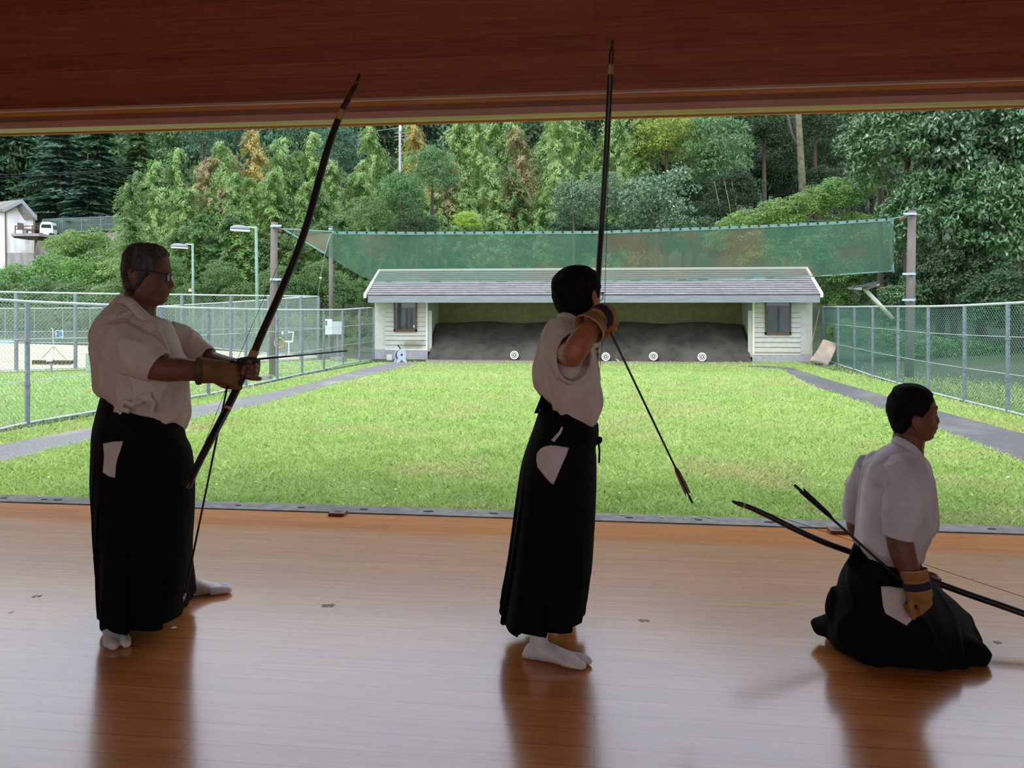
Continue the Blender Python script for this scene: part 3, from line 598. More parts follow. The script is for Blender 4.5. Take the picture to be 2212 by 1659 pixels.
# ================================================================ court things seen through the fence
M_blue = mat('blue_sign_ink', '#2f6fc4', rough=.5)
DB = 24.2
e = empty('court_sign', at(128, 800, DB+.6), 'white sign with a blue letter B hung on the court fence', 'sign')
a, b_ = at(119.5, 729, DB), at(138, 713, DB); MB().box((a.x, a.y, a.z), (b_.x, a.y+.01, b_.z)).build('sign_board', M_white, e)
def letterB(mb, x0, z0, w, h, y):                    # slab serif capital B
    t = w*.26
    def bxx(a0, c0, a1, c1): mb.box((x0+a0*w, y-.008, z0+c0*h), (x0+a1*w, y, z0+c1*h))
    bxx(0, 0, .38, .12); bxx(0, .88, .38, 1); bxx(.1, 0, .36, 1)
    for c0, hh, ww in ((.0, .54, .64), (.46, .54, .58)):
        n = 14; cy = z0+(c0+hh/2)*h; ro = hh/2*h; ri = ro-.13*h; xs_ = x0+.5*w
        bxx(.3, c0, .52, c0+.13); bxx(.3, c0+hh-.13, .52, c0+hh)
        for k in range(n):
            t0, t1 = -math.pi/2+math.pi*k/n, -math.pi/2+math.pi*(k+1)/n; kx = (ww-.5+.36)*w/ro
            P = [(xs_+r*kx*math.cos(t_), y-.008, cy+r*math.sin(t_)) for r, t_ in ((ri*.8, t0), (ro, t0), (ro, t1), (ri*.8, t1))]
            mb.prism(P, (0, .008, 0))
mb = MB(); w_ = b_.x-a.x; h_ = b_.z-a.z; letterB(mb, a.x+w_*.14, a.z+h_*.14, w_*.74, h_*.72, a.y-.002); mb.build('letter', M_blue, e)
M_brush = mat('dark_brush_bristles', '#5b5340', '#463f31', 30, rough=.9, stretch=(8, 1, 1)); M_al = mat('brush_alloy', '#c9ccd0', rough=.4, metal=.4)
e = empty('court_brush', at(115, 785, DB), 'wide court brush hanging by its handle on the court fence below the sign', 'brush')
a, b_ = at(69, 786, DB-.12), at(162, 778, DB-.12); MB().box((a.x, a.y, a.z), (b_.x, a.y+.08, b_.z)).build('bristles', M_brush, e)
for k in range(26):
    x0 = a.x+(b_.x-a.x)*k/26; MB().box((x0+.004, a.y-.012, a.z-.03), (x0+.03, a.y+.0, a.z+.07)).build('tuft', M_brush, e)
MB().box((at(109, 779, DB).x, a.y-.03, b_.z-.04), (at(124, 779, DB).x, a.y+.03, b_.z+.02)).build('clamp', M_al, e)
MB().tube([at(116, 778, DB-.12), at(115.5, 748, DB-.12), at(114, 712, DB-.1), at(111.5, 709, DB-.08)], .014, 6).build('handle', M_al, e)
for x in (89, 142): MB().tube([at(115.5, 748, DB-.12), at(x, 776, DB-.12)], .008, 5).build('stay', M_brush, e)
tag(MB().box(at(-40, 739.5, 30), at(36, 735.5, 30)+Vector((0, .05, 0))).build('net_tape', mat('teal_tape', '#8fd0cf', rough=.7)), 'teal band of the tennis net at the left edge of the court', 'net band')
a, b_ = at(184, 800, 24.0), at(199, 763, 24.0); tag(MB().box((a.x, a.y, GZ), (b_.x+.1, a.y+.5, b_.z)).build('storage_bin', mat('grey_green_bin', '#93a79b', '#869a8f', 8, rough=.7), bevel=.02), 'grey green bin in front of the court fence behind the left archer\'s back', 'bin')
e = empty('standing_tap', gp(111, 806), 'short dark standing tap in the grass below the court brush', 'tap')
MB().tube([gp(111, 806), gp(111, 806)+UP*.28], .03, 8).build('tap_post', M_lamph, e); MB().box(gp(111, 806)+Vector((-.06, -.03, .25)), gp(111, 806)+Vector((.05, .03, .30))).build('tap_head', M_lamph, e)
c = at(606, 741, 22.6); mb = MB()
for k in range(4): 
    r_ = .15-.012*k; mb.tube([c+FW*(.05*k-.1)+(RT*math.cos(t)+UP*math.sin(t))*r_ for t in np.linspace(0, 2*math.pi, 25)], .024, 6, cap=False)
tag(mb.build('hose_coil', mat('yellow_hose', '#b79d4f', '#8e7a3c', 14, rough=.6), sm=True), 'coil of yellow hose hung on the concrete pole behind the left fence', 'hose')
e = empty('exercise_stand', gp(628, 778), 'white bent pipe stand beyond the left fence beside the hose coil', 'stand')
d = 30.5
MB().tube([at(614, 738, d), at(633, 738, d)], .035, 6).build('pipe', M_lens, e); MB().tube([at(632, 737, d), at(634, 717, d), at(622, 718, d)], .035, 6).build('pipe', M_lens, e)
MB().tube([at(610, 716, d), at(611, 722, d)], .05, 6).build('pipe', M_lens, e); MB().tube([at(624, 738, d), at(624, 776, d)], .03, 6).build('leg', M_lens, e)
e = empty('park_bench', gp(465, 757), 'low dark bench on the grass beyond the court, right of the left archer\'s sleeve', 'bench')
a, b_ = at(455, 746.5, 38), at(477, 745, 38); MB().box((a.x, a.y, a.z), (b_.x, a.y+.4, b_.z)).build('seat', M_brush, e)
for x in (457, 475): a = at(x, 754, 38); MB().box((a.x-.03, a.y, a.z-.15), (a.x+.03, a.y+.35, b_.z-.02)).build('leg', M_brush, e)
a, b_ = at(543, 825, 21.4), at(582, 817, 21.4); tag(MB().box((a.x, a.y, GZ), (b_.x, a.y+.3, GZ+.14)).build('concrete_block', M_conc, bevel=.01), 'low grey concrete block at the foot of the concrete pole behind the left fence', 'block')
# ================================================================ plants
rg = np.random.default_rng(11)
def leaves(C, D, Nn, L_, Wd):
    """kite shaped leaves: centres, long axes, normals, lengths, widths -> verts, quads"""
    D = D/np.linalg.norm(D, axis=1, keepdims=True); S = np.cross(D, Nn); S /= np.linalg.norm(S, axis=1, keepdims=True)+1e-9
    Nn2 = np.cross(S, D); L_ = L_[:, None]; Wd = Wd[:, None]
    V = np.stack([C-D*L_*.5, C+S*Wd*.5+D*L_*.05-Nn2*L_*.06, C+D*L_*.5-Nn2*L_*.1, C-S*Wd*.5+D*L_*.05-Nn2*L_*.06], 1)
    return V.reshape(-1, 3), np.arange(len(C)*4).reshape(-1, 4)
def rv(n, s=1.0): return rg.normal(0, s, (n, 3))
def bamboo_mesh(name, H=10., R=1.7, nodes=46, per=3, lean=.9, lf=.235, droop=.8):
    C, D, N_ = [], [], []
    la = rg.uniform(0, 6.28)
    def culm(t): return np.array([lean*math.cos(la)*t**3, lean*math.sin(la)*t**3, H*t*(1-.05*t**4)])
    for k in range(nodes):
        t = .14+.86*((k+rg.uniform(0, .6))/nodes)
        for b in range(per if t > .3 else per-1):
            az = rg.uniform(0, 6.28); out = np.array([math.cos(az), math.sin(az), 0])
            Lb = max(.3, R*(1.06-t)**.5*rg.uniform(.45, 1.25)*(1 if t > .28 else .7)); p0 = culm(t)
            for s in np.linspace(.18, 1, 8):
                q = p0+out*Lb*s+np.array([0, 0, .55*Lb*s-droop*Lb*s*s])
                for _ in range(7):
                    C.append(q+rg.normal(0, .09, 3)); sd = np.array([-out[1], out[0], 0])*rg.choice([-1, 1])
                    D.append(out*.7+sd*rg.uniform(.1, .9)+np.array([0, 0, -.35-.3*s])+rg.normal(0, .25, 3)); N_.append(np.array([0, 0, 1])+out*.5+rg.normal(0, .35, 3))
    n = len(C); V, Q = leaves(np.array(C), np.array(D), np.array(N_), rg.uniform(.7, 1.2, n)*lf, rg.uniform(.8, 1.2, n)*lf*.27)
    cl = MB().tube([culm(t) for t in np.linspace(0, .97, 12)], [.055*(1-.8*t) for t in np.linspace(0, 1, 12)], 6).mesh(name+'_culm')
    return npmesh(name, V, Q), cl
def crown_mesh(name, clumps=60, per=70, rc=.30, leaf=.07, hang=.35, asp=.42, inner=.15, shell=True):
    """rounded crown of leaf clumps in a unit ball"""
    C, D, N_ = [], [], []
    for k in range(clumps):
        u = rg.uniform(-.75, 1); a = rg.uniform(0, 6.28); r = rg.uniform(.55, .86) if rg.random() > inner else rg.uniform(.1, .5); s = math.sqrt(max(0, 1-u*u))
        c = np.array([s*math.cos(a), s*math.sin(a), u])*r; rr = rc*rg.uniform(.7, 1.2)
        d = rv(per); d /= np.linalg.norm(d, axis=1, keepdims=True); d[:, 2] = np.where(d[:, 2] < -.45, -d[:, 2], d[:, 2])
        P = c+d*rr*rg.uniform(.75, 1.05, (per, 1))*np.array([1, 1, .75]); C.append(P)
        tang = rv(per); D.append(tang+d*.5+np.array([0, 0, -hang])); N_.append(d+np.array([0, 0, .5])+rv(per, .35))
    C = np.concatenate(C); D = np.concatenate(D); N_ = np.concatenate(N_); n = len(C)
    V, Q = leaves(C, D, N_, rg.uniform(.7, 1.25, n)*leaf, rg.uniform(.8, 1.2, n)*leaf*asp); return npmesh(name, V, Q)
def cedar_mesh(name, H=14., R=4.2, nodes=26, per=5, lf=.75):
    C, D, N_ = [], [], []
    for k in range(nodes):
        t = .08+.92*(k+rg.random())/nodes
        for b in range(per):
            az = rg.uniform(0, 6.28); out = np.array([math.cos(az), math.sin(az), 0]); Lb = R*(1.08-t)**.8*rg.uniform(.6, 1.1); sd = np.array([-out[1], out[0], 0])
            for s in np.linspace(.2, 1, 9):
                q = np.array([0, 0, H*t])+out*Lb*s+np.array([0, 0, .18*Lb*s-.42*Lb*s*s]); w = .9*(1.1-s)*Lb*.36+.2
                for j in range(6):
                    o_ = rg.uniform(-1, 1); C.append(q+sd*o_*w+np.array([0, 0, -.12*abs(o_)*w])+rg.normal(0, .06, 3)); D.append(out+sd*o_*.9+np.array([0, 0, -.35])+rg.normal(0, .15, 3)); N_.append(np.array([0, 0, 1])+rg.normal(0, .25, 3))
    n = len(C); V, Q = leaves(np.array(C), np.array(D), np.array(N_), rg.uniform(.7, 1.2, n)*lf, rg.uniform(.8, 1.2, n)*lf*.34); return npmesh(name, V, Q)
def leafmat(name, c, isl=.28, rough=.5, trans=.3, spec=.4): return mat(name, c, rough=rough, trans=trans, island=isl, spec=spec)
BAM = [bamboo_mesh('bamboo_foliage', R=r, lean=l, droop=dr) for r, l, dr in ((2.0, .8, .8), (2.4, 1.3, .7), (1.8, .6, .95))]
CR_far = [crown_mesh('crown', 46, 60, .34, .13) for _ in range(2)]
CR_mid = [crown_mesh('crown', 90, 90, .26, .075) for _ in range(2)]
CR_near = [crown_mesh('crown', 105, 120, .21, .082, hang=.9, asp=.38) for _ in range(2)]
CR_vine = [crown_mesh('crown', 80, 90, .27, .066, hang=.5, asp=.8) for _ in range(2)]
CED = [cedar_mesh('cedar_foliage') for _ in range(2)]
TRK = MB().tube([(0, 0, -1), (.02, .01, -.4), (.0, .03, .1), (.04, 0, .55)], [.075, .06, .045, .02], 8).mesh('trunk', sm=True)
TRKL = MB().tube([(0, 0, -1), (.02, .01, -.6), (.0, .03, -.2), (.03, 0, .08)], [.075, .062, .05, .025], 8).mesh('trunk', sm=True)
M_culm = mat('bamboo_culm', '#8f9a5c', rough=.5); M_bark = mat('tree_bark', '#5a4c3e', '#463b30', 4, rough=.95, stretch=(4, 4, 1))
G = {k: leafmat('leaf_'+k, c, **kw) for k, c, kw in (
    ('pale_bamboo', '#92ae68', {}), ('fresh_bamboo', '#80a058', {}), ('deep_bamboo', '#67864c', {}), ('yellow_bamboo', '#b0a05a', dict(isl=.22)), ('tan_bamboo', '#a09468', dict(isl=.25)),
    ('dark_cedar', '#567a5e', {}), ('blue_cedar', '#64866f', {}), ('dark_wood', '#435e3a', {}), ('mid_green', '#668652', {}), ('glossy', '#4e7040', dict(rough=.3, spec=.8, trans=.2)),
    ('grey_glossy', '#5d7b53', dict(rough=.3, spec=.9, trans=.2)), ('vine', '#7a9e52', {}), ('lime', '#9ebe52', {}), ('yellow_green', '#8a9c42', {}), ('russet', '#8d7a5c', {}), ('painted_shade_wood', '#34492c', {}))}  # last leaf colour is darkened to paint in the shade of the gap
def obj_of(me, m, par, name, loc=(0, 0, 0), rot=(0, 0, 0), sc=(1, 1, 1)):
    if not me.materials: me.materials.append(None)
    o = bpy.data.objects.new(name, me); COL.objects.link(o); o.material_slots[0].link = 'OBJECT'; o.material_slots[0].material = m
    o.parent = par; o.location = loc; o.rotation_euler = rot; o.scale = sc; return o
def bamboo(px, yt, d, key, lb, group, yb=665, w=1.0, k=None):
    p = at(px, yb, d); h = (yb-yt)*d/FPX; f, c = BAM[rnd.randrange(3) if k is None else k]
    e = empty('bamboo', p, lb, 'bamboo', group, rnd.uniform(0, 6.28)); s = h/9.6; ws = w*(.55+.45*s)
    obj_of(f, G[key], e, 'foliage', sc=(ws, ws, s)); obj_of(c, M_culm, e, 'culm', sc=(ws, ws, s)); return e
def tree(px, py, rpx, d, key, lb, group=None, kind='mid', asp=1.0, trunk=True, cat='tree', name='tree', deep=1.0):
    c = at(px, py, d); r = rpx*d/FPX; P = {'far': CR_far, 'mid': CR_mid, 'near': CR_near, 'vine': CR_vine}[kind]
    e = empty(name, c-UP*r*asp, lb, cat, group, rnd.uniform(0, 6.28) if kind != 'near' else rnd.uniform(-.5, .5))
    obj_of(P[rnd.randrange(2)], G[key], e, 'crown', (0, 0, r*asp), sc=(r, r*deep, r*asp))
    h0 = c.z-hill_z(c.x, c.y)+.3
    if trunk and h0 > r*asp*1.1: obj_of(TRKL, M_bark, e, 'trunk', (0, 0, r*asp), sc=(r, r, h0))
    elif trunk: obj_of(TRK, M_bark, e, 'trunk', (0, 0, r*asp), sc=(r, r, r*asp*1.1))
    return e
def cedar(px, yt, yb, d, key, lb, group, w=1.0):
    p = at(px, yb, d); s = (yb-yt)*d/FPX/14; e = empty('cedar_tree', p, lb, 'tree', group, rnd.uniform(0, 6.28))
    obj_of(CED[rnd.randrange(2)], G[key], e, 'foliage', sc=(s*w, s*w, s)); obj_of(TRK, M_bark, e, 'trunk', (0, 0, 9*s), sc=(3.2*s, 3.2*s, 12.5*s)); return e
# far wooded hill ------------------------------------------------
LBF = 'dark green forest tree high on the hill behind the bamboo'
for i in range(34):
    px = -260+i*82+rnd.uniform(-25, 25); tree(px, 300+rnd.uniform(-35, 35), rnd.uniform(62, 92), 128+rnd.uniform(-8, 8), rnd.choice(['dark_wood', 'dark_cedar', 'dark_wood', 'mid_green']), LBF, 'forest trees on the far hill', 'far', 1.25)
for i in range(30):
    px = -260+i*92+rnd.uniform(-25, 25); tree(px, 195+rnd.uniform(-20, 20), rnd.uniform(62, 80), 140, 'dark_wood', LBF, 'forest trees on the far hill', 'far', 1.2)
for i in range(22):
    px = -240+i*118+rnd.uniform(-20, 20); tree(px, 430+rnd.uniform(-20, 20), rnd.uniform(70, 95), 116, 'dark_wood', LBF, 'forest trees on the far hill', 'far', 1.1)
for px, yt, yb, d, key, w, lb in ((30, 215, 470, 108, 'dark_cedar', 1.25, 'tall dark conifer above the white gabled building'), (-90, 230, 480, 105, 'dark_wood', 1.2, 'tall dark conifer left of the white gabled building'),
        (130, 255, 500, 104, 'blue_cedar', 1.5, 'broad blue green conifer with layered branches above the white van'), (215, 250, 500, 106, 'dark_cedar', 1.4, 'broad dark conifer with layered branches above the grey parapet fence'),
        (300, 240, 470, 110, 'mid_green', 1.0, 'mid green conifer top left of the bamboo grove'), (190, 350, 505, 100, 'dark_cedar', 1.7, 'low spreading conifer just behind the grey parapet fence')):
    cedar(px, yt, yb, d, key, lb, None, w)
for px, py, r, lb in ((735, 330, 58, 'hazy weeping bamboo clump behind the tilted bow'), (640, 275, 60, 'dark round tree between two bamboo tips left of the tilted bow'), (440, 285, 62, 'dark round tree above the bamboo left of the yellow plume')):
    tree(px, py, r, 92, 'dark_cedar', lb, None, 'mid', 1.2)
# bamboo grove ---------------------------------------------------
T1 = [(266, 402, 'pale_bamboo'), (320, 352, 'pale_bamboo'), (374, 321, 'pale_bamboo'), (416, 338, 'tan_bamboo'), (455, 352, 'fresh_bamboo'), (494, 306, 'pale_bamboo'), (516, 312, 'tan_bamboo'), (550, 277, 'yellow_bamboo'), (583, 292, 'pale_bamboo'),
      (622, 328, 'fresh_bamboo'), (671, 292, 'pale_bamboo'), (700, 350, 'fresh_bamboo'), (731, 338, 'pale_bamboo'), (768, 348, 'pale_bamboo'), (820, 271, 'pale_bamboo'), (852, 322, 'fresh_bamboo'), (900, 262, 'pale_bamboo'), (918, 270, 'yellow_bamboo'), (960, 255, 'pale_bamboo'),
      (1000, 262, 'fresh_bamboo'), (1040, 250, 'pale_bamboo'), (1080, 262, 'fresh_bamboo'), (1112, 262, 'pale_bamboo'), (1138, 275, 'tan_bamboo'), (1172, 258, 'pale_bamboo'), (1215, 250, 'pale_bamboo'), (1262, 240, 'fresh_bamboo'), (1305, 232, 'pale_bamboo'), (1350, 240, 'pale_bamboo'), (1390, 260, 'fresh_bamboo')]
LB = {'pale_bamboo': 'pale green feathery bamboo in the grove behind the target house and left fence', 'fresh_bamboo': 'fresh green bamboo in the grove behind the target house and left fence', 'deep_bamboo': 'deep green bamboo low in the grove behind the target house and left fence',
      'tan_bamboo': 'tan withering bamboo among the green bamboo grove', 'yellow_bamboo': 'golden yellow bamboo among the green bamboo grove'}
for px, yt, k in T1: bamboo(px, yt+rnd.uniform(-4, 4), 62+rnd.uniform(-3, 3), k, LB[k], 'bamboo grove '+k.split('_')[0], 655, 1.05)
for i in range(26):
    px = 285+i*42+rnd.uniform(-14, 14); k = rnd.choice(['pale_bamboo', 'fresh_bamboo', 'fresh_bamboo', 'deep_bamboo']); bamboo(px, 385+rnd.uniform(-25, 35), 56, k, LB[k], 'bamboo grove '+k.split('_')[0], 668)
for px, yt, k in ((461, 404, 'tan_bamboo'), (517, 390, 'tan_bamboo'), (505, 470, 'tan_bamboo'), (774, 451, 'tan_bamboo'), (972, 356, 'tan_bamboo'), (985, 390, 'tan_bamboo'), (1140, 340, 'tan_bamboo'), (1120, 385, 'tan_bamboo'), (1063, 350, 'pale_bamboo'), (556, 370, 'pale_bamboo'), (392, 415, 'pale_bamboo'), (419, 475, 'fresh_bamboo'), (478, 430, 'tan_bamboo')):
    bamboo(px, yt, 57.5, k, LB[k], 'bamboo grove '+k.split('_')[0], 668, 1.0)
for i in range(24):
    px = 285+i*42+rnd.uniform(-15, 15); k = rnd.choice(['deep_bamboo', 'deep_bamboo', 'fresh_bamboo']); bamboo(px, 480+rnd.uniform(-25, 30), 49, k, LB[k], 'bamboo grove '+k.split('_')[0], 690, 1.25)
# broadleaf trees between --------------------------------------
for px, py, r, d, k, lb, asp in ((935, 372, 62, 50, 'mid_green', 'rounded broadleaf tree standing out of the bamboo above the net left of the upright bow', 1.15), (868, 425, 60, 48, 'mid_green', 'bushy tree above the left part of the net, below the distant electric pole', 1.0),
        (800, 470, 52, 47, 'deep_bamboo', 'dark bushy tree just above the left end of the net', 1.0), (900, 490, 56, 46, 'dark_wood', 'dark undergrowth bush behind the left half of the net', .8), (1008, 478, 36, 45, 'lime', 'small lime green bush above the net left of the upright bow', .75),
        (1240, 445, 62, 43, 'grey_glossy', 'glossy grey green tree directly behind the upright bow', 1.1), (1300, 430, 60, 44.5, 'grey_glossy', 'glossy tree just right of the upright bow, partly behind the big round tree', 1.15), (1420, 450, 100, 42, 'grey_glossy', 'large round glossy grey green tree right of the upright bow above the net', 1.05),
        (1440, 305, 88, 60, 'yellow_green', 'yellow green tree at the top right of the upright bow', .9), (1545, 340, 95, 58, 'mid_green', 'mid green tree between the yellow green tree and the dark gap', 1.1), (1590, 430, 70, 52, 'painted_shade_wood', 'dark bush left of the tall bare trunk', 1.1), (1500, 270, 80, 66, 'mid_green', 'green tree crown under the header right of the yellow green tree', .9),
        (1650, 290, 80, 64, 'painted_shade_wood', 'dark tree hanging over the shaded gap left of the bare trunk', 1.0), (1760, 275, 70, 66, 'painted_shade_wood', 'dark tree crown behind the tall bare trunk', 1.0), (1830, 420, 60, 55, 'painted_shade_wood', 'dark tree in the shade above the vine covered bank', 1.3)):
    tree(px, py, r, d, k, lb, None, 'mid', asp)
for px, py, r in ((330, 640, 50), (420, 650, 48), (520, 648, 50), (640, 640, 52), (740, 630, 52), (790, 640, 40), (690, 600, 45), (600, 610, 45), (480, 600, 45), (360, 590, 45)):
    tree(px, py, r, 44.5, 'deep_bamboo', 'dark green bush at the foot of the bamboo grove behind the court fences', 'bushes at the foot of the bamboo', 'mid', 1.0)
for px, py, r, lb in ((760, 745, 22, 'low bush behind the left fence near the target house'), (792, 742, 20, 'low bush between the left fence and the target house corner')): tree(px, py, r, 34, 'mid_green', lb, None, 'mid', .9, False, 'bush', 'bush')
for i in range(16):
    tree(1440+i*30+rnd.uniform(-12, 12), rnd.uniform(285, 450), rnd.uniform(55, 80), rnd.uniform(64, 76), 'painted_shade_wood', 'dark tree in the shaded gap behind the bare trunk and vine bank', 'dark trees in the shaded gap', 'mid', 1.1)
for i in range(13):
    tree(1230+i*58, 520+rnd.uniform(-12, 12), 58, 47, 'dark_wood', 'dark bush behind the net and the target house roof', 'bushes behind the target house', 'vine', .9, False, 'bush', 'bush')
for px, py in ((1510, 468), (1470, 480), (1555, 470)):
    tree(px, py, 36, 51, 'painted_shade_wood', 'dark bush in the gap between the round tree and the vine bank', 'bushes left of the vine bank', 'vine', 1.0, False, 'bush', 'bush')
for px, py in ((1985, 640), (2050, 600), (2130, 640), (2180, 590), (2240, 640), (1930, 600), (2010, 560), (2100, 550)):
    tree(px, py, 62, 38, 'dark_wood', 'dark undergrowth between the big trees at the right', 'undergrowth between the right trees', 'vine', 1.0, False, 'bush', 'bush')
# vine covered bank right of the house, big glossy trees at the right edge
LV = 'bright green vine mound on the bank right of the target house'
for px, py, r in ((1600, 500, 60), (1680, 475, 62), (1750, 445, 55), (1810, 425, 55), (1870, 400, 50), (1640, 560, 70), (1740, 540, 75), (1830, 510, 70), (1800, 600, 60), (1870, 590, 60), (1560, 520, 45), (1900, 640, 50), (1810, 650, 45), (1940, 520, 60)):
    tree(px, py, r, 40, 'vine', LV, 'vine mounds on the right bank', 'vine', .8, False, 'vines', 'vine_mound')
p0, p1 = at(1735, 470, 57), at(1722, 200, 57); e = empty('bare_trunk', p0, 'tall pale bare trunk in the dark gap above the vine covered bank', 'tree trunk')
MB().tube([p0-UP*1, at(1733, 400, 57), at(1728, 310, 57), p1], [.32, .28, .25, .2], 10).build('trunk', mat('mossy_bark', '#6d6a52', '#4f4a3c', 3, rough=.95), e, sm=True)
MB().tube([at(1729, 330, 57), at(1710, 285, 57.3), at(1700, 240, 57.5)], [.14, .1, .07], 8).build('limb', M_bark, e, sm=True)
for px, d, lb in ((1575, 50, 'thin slanting bamboo stem in the dark gap, middle of three'), (1553, 50.5, 'thin bamboo stem in the dark gap, leftmost of three'), (1590, 51, 'thin bamboo stem in the dark gap, rightmost of three')):
    tag(MB().tube([at(px+9, 490, d), at(px, 440, d), at(px-10, 392, d)], .018, 6).build('young_bamboo', M_culm), lb, 'bamboo stem')
tag(MB().tube([at(1745, 470, 46), at(1800, 435, 46), at(1865, 372, 46)], .05, 6).build('slope_rail', M_rust), 'thin dark handrail rising along the top edge of the vine bank', 'handrail')
for px, py, r, d, k, asp, lb in ((1960, 330, 150, 33, 'glossy', 1.0, 'big glossy leaved tree right of the net, nearest to the dark gap'), (2120, 300, 160, 31, 'grey_glossy', 1.0, 'big glossy tree in the upper right corner above the right fence'), (2030, 480, 130, 31, 'glossy', 1.1, 'glossy leaved tree behind the tall right pole'),
        (2200, 480, 150, 29, 'glossy', 1.1, 'big dark leaved tree at the right edge behind the right fence'), (2060, 620, 110, 30, 'dark_wood', .9, 'dark bush behind the right fence at the foot of the right pole'), (2190, 660, 110, 27, 'dark_wood', .9, 'dark bush low at the right edge behind the right fence'),
        (1900, 250, 90, 36, 'glossy', .9, 'glossy branch crown under the header left of the upper right corner'), (2290, 330, 150, 30, 'glossy', 1.1, 'big tree running out of the picture at the upper right edge'), (1955, 660, 70, 30, 'glossy', .9, 'glossy bush behind the right fence left of the right pole')):
    tree(px, py, r, d, k, lb, None, 'near', asp)
for px, py, r in ((1900, 740, 60), (1990, 760, 65), (2090, 770, 70), (2190, 780, 70), (1830, 720, 45), (2290, 800, 80)):
    tree(px, py, r, 27.5, 'deep_bamboo', 'dark green undergrowth bush seen through the right chain link fence', 'undergrowth behind the right fence', 'vine', .75, False, 'bush', 'bush')
# vine covered mounds on the left slope
for px, py, r, d, lb in ((150, 545, 52, 66, 'tall vine mound left of the bamboo, right under the white van'), (205, 540, 50, 68, 'vine mound below the grey parapet fence beside the bamboo'), (120, 600, 60, 62, 'vine mound in front of the rock wall'), (200, 610, 70, 60, 'broad vine mound behind the left archer\'s head'),
        (260, 600, 60, 60, 'vine mound touching the back of the left archer\'s head'), (40, 612, 45, 62, 'low vine mound below the white gabled building'), (-30, 612, 45, 62, 'low vine mound at the left edge below the building'), (90, 650, 60, 55, 'vine bank above the back court fence, under the building'), (10, 655, 60, 55, 'vine bank above the back court fence at the left edge'),
        (170, 660, 60, 54, 'vine bank above the back court fence behind the left archer\'s collar'), (250, 660, 60, 53, 'vine bank behind the left archer\'s neck'), (300, 640, 55, 52, 'vine bank right of the left archer\'s chin'), (-70, 660, 70, 54, 'vine bank past the left edge of the picture')):
    tree(px, py, r, d, 'vine' if py < 620 else 'mid_green', lb, None, 'vine', 1.0, False, 'vines', 'vine_mound')
for i in range(16):
    tree(-120+i*32, 705+rnd.uniform(-8, 8), 34, 47, 'deep_bamboo', 'green hedge bush seen through the wire of the back court fence', 'hedge behind the back court fence', 'vine', 1.2, False, 'hedge bush', 'hedge_bush')
for i in range(11):
    tree(420+i*36, 715, 32, 43, 'deep_bamboo', 'green hedge bush seen through the wire right of the left archer', 'hedge behind the side court fence', 'vine', 1.3, False, 'hedge bush', 'hedge_bush')
for i in range(26):
    x, y = -128+i*2.6+rnd.uniform(-3, 3), rnd.choice([74, 86, 98, 108])+rnd.uniform(-4, 4); r = rnd.uniform(4.5, 6.5)
    if x > -78 and y < 100: x -= 34
    e = empty('tree', (x, y, hill_z(x, y)), 'dark forest tree on the slope left of the white gabled building', 'tree', 'forest trees left of the building', rnd.uniform(0, 6.28))
    obj_of(CR_far[i % 2], G['dark_wood'], e, 'crown', (0, 0, r*1.2), sc=(r, r, r*1.2)); obj_of(TRK, M_bark, e, 'trunk', (0, 0, r*1.2), sc=(r, r, r*1.3))
# grass ------------------------------------------------------------
def inpoly(x, y, P):
    c = np.zeros(len(x), bool); j = len(P)-1
    for i in range(len(P)):
        xi, yi = P[i]; xj, yj = P[j]
        m_ = ((yi > y) != (yj > y)) & (x < (xj-xi)*(y-yi)/(yj-yi+1e-12)+xi); c ^= m_; j = i
    return c
PATHS = [[(-700, 1100), (0, 963), (190, 927), (420, 878), (554, 855), (669, 829), (760, 803.5), (801, 793), (846, 784), (905, 784.5), (860, 797), (801, 811), (760, 820), (669, 846), (554, 877), (420, 905), (190, 954), (0, 1002), (-700, 1190)],
         [(1650, 790), (1712, 796), (1795, 823), (1918, 858), (2030, 890), (2212, 939), (2700, 1080), (3100, 1195), (3100, 1330), (2700, 1160), (2212, 1003), (2030, 930), (1914, 888), (1753, 834), (1687, 798), (1600, 792)],
         [(-700, 838), (0, 804), (200, 798), (690, 776), (690, 760), (0, 735), (-700, 735)], [(800, 700), (1765, 700), (1765, 784), (915, 783), (840, 778), (800, 776)]]
def grass(name, n, py0, py1, h0, m, lb, keep=None, px0=-420, px1=2640, wk=.10, pw=1.0):
    px = rg.uniform(px0, px1, n); py = py0+(py1-py0)*rg.random(n)**pw; ok = np.ones(n, bool)
    jx = px+rg.normal(0, 3, n); jy = py+rg.normal(0, 1.2, n)
    for P in PATHS: ok &= ~inpoly(jx, jy, P)
    if keep: ok &= keep(px, py)
    px, py = px[ok], py[ok]; n = len(px); d = (EYE-GZ)*FPX/(py-HY); X = (px-CX)*d/FPX
    B = np.stack([X*RT.x+d*FW.x, X*RT.y+d*FW.y, np.full(n, GZ+.008)], 1)
    k = B[:, 1] > YF+.6; B = B[k]; d = d[k]; n = len(B)
    h = h0*rg.lognormal(0, .35, n)*(1+d*.015); a = rg.uniform(0, 6.28, n); S = np.stack([np.cos(a), np.sin(a), 0*a], 1)
    t = rg.uniform(0, 6.28, n); ln = np.stack([np.cos(t), np.sin(t), 0*t], 1)*(h*rg.uniform(.2, 1.1, n))[:, None]; w = (.0020+.0005*d)*rg.uniform(.7, 1.4, n)
    up = np.array([0, 0, 1.])
    V = np.stack([B-S*w[:, None], B+S*w[:, None], B+ln*.45+up*(h*.65)[:, None]+S*(w*.6)[:, None], B+ln+up*(h*.9)[:, None]], 1).reshape(-1, 3)
    return tag(link(name, npmesh(name, V, np.arange(n*4).reshape(-1, 4)), m), lb, 'grass', None, 'stuff')
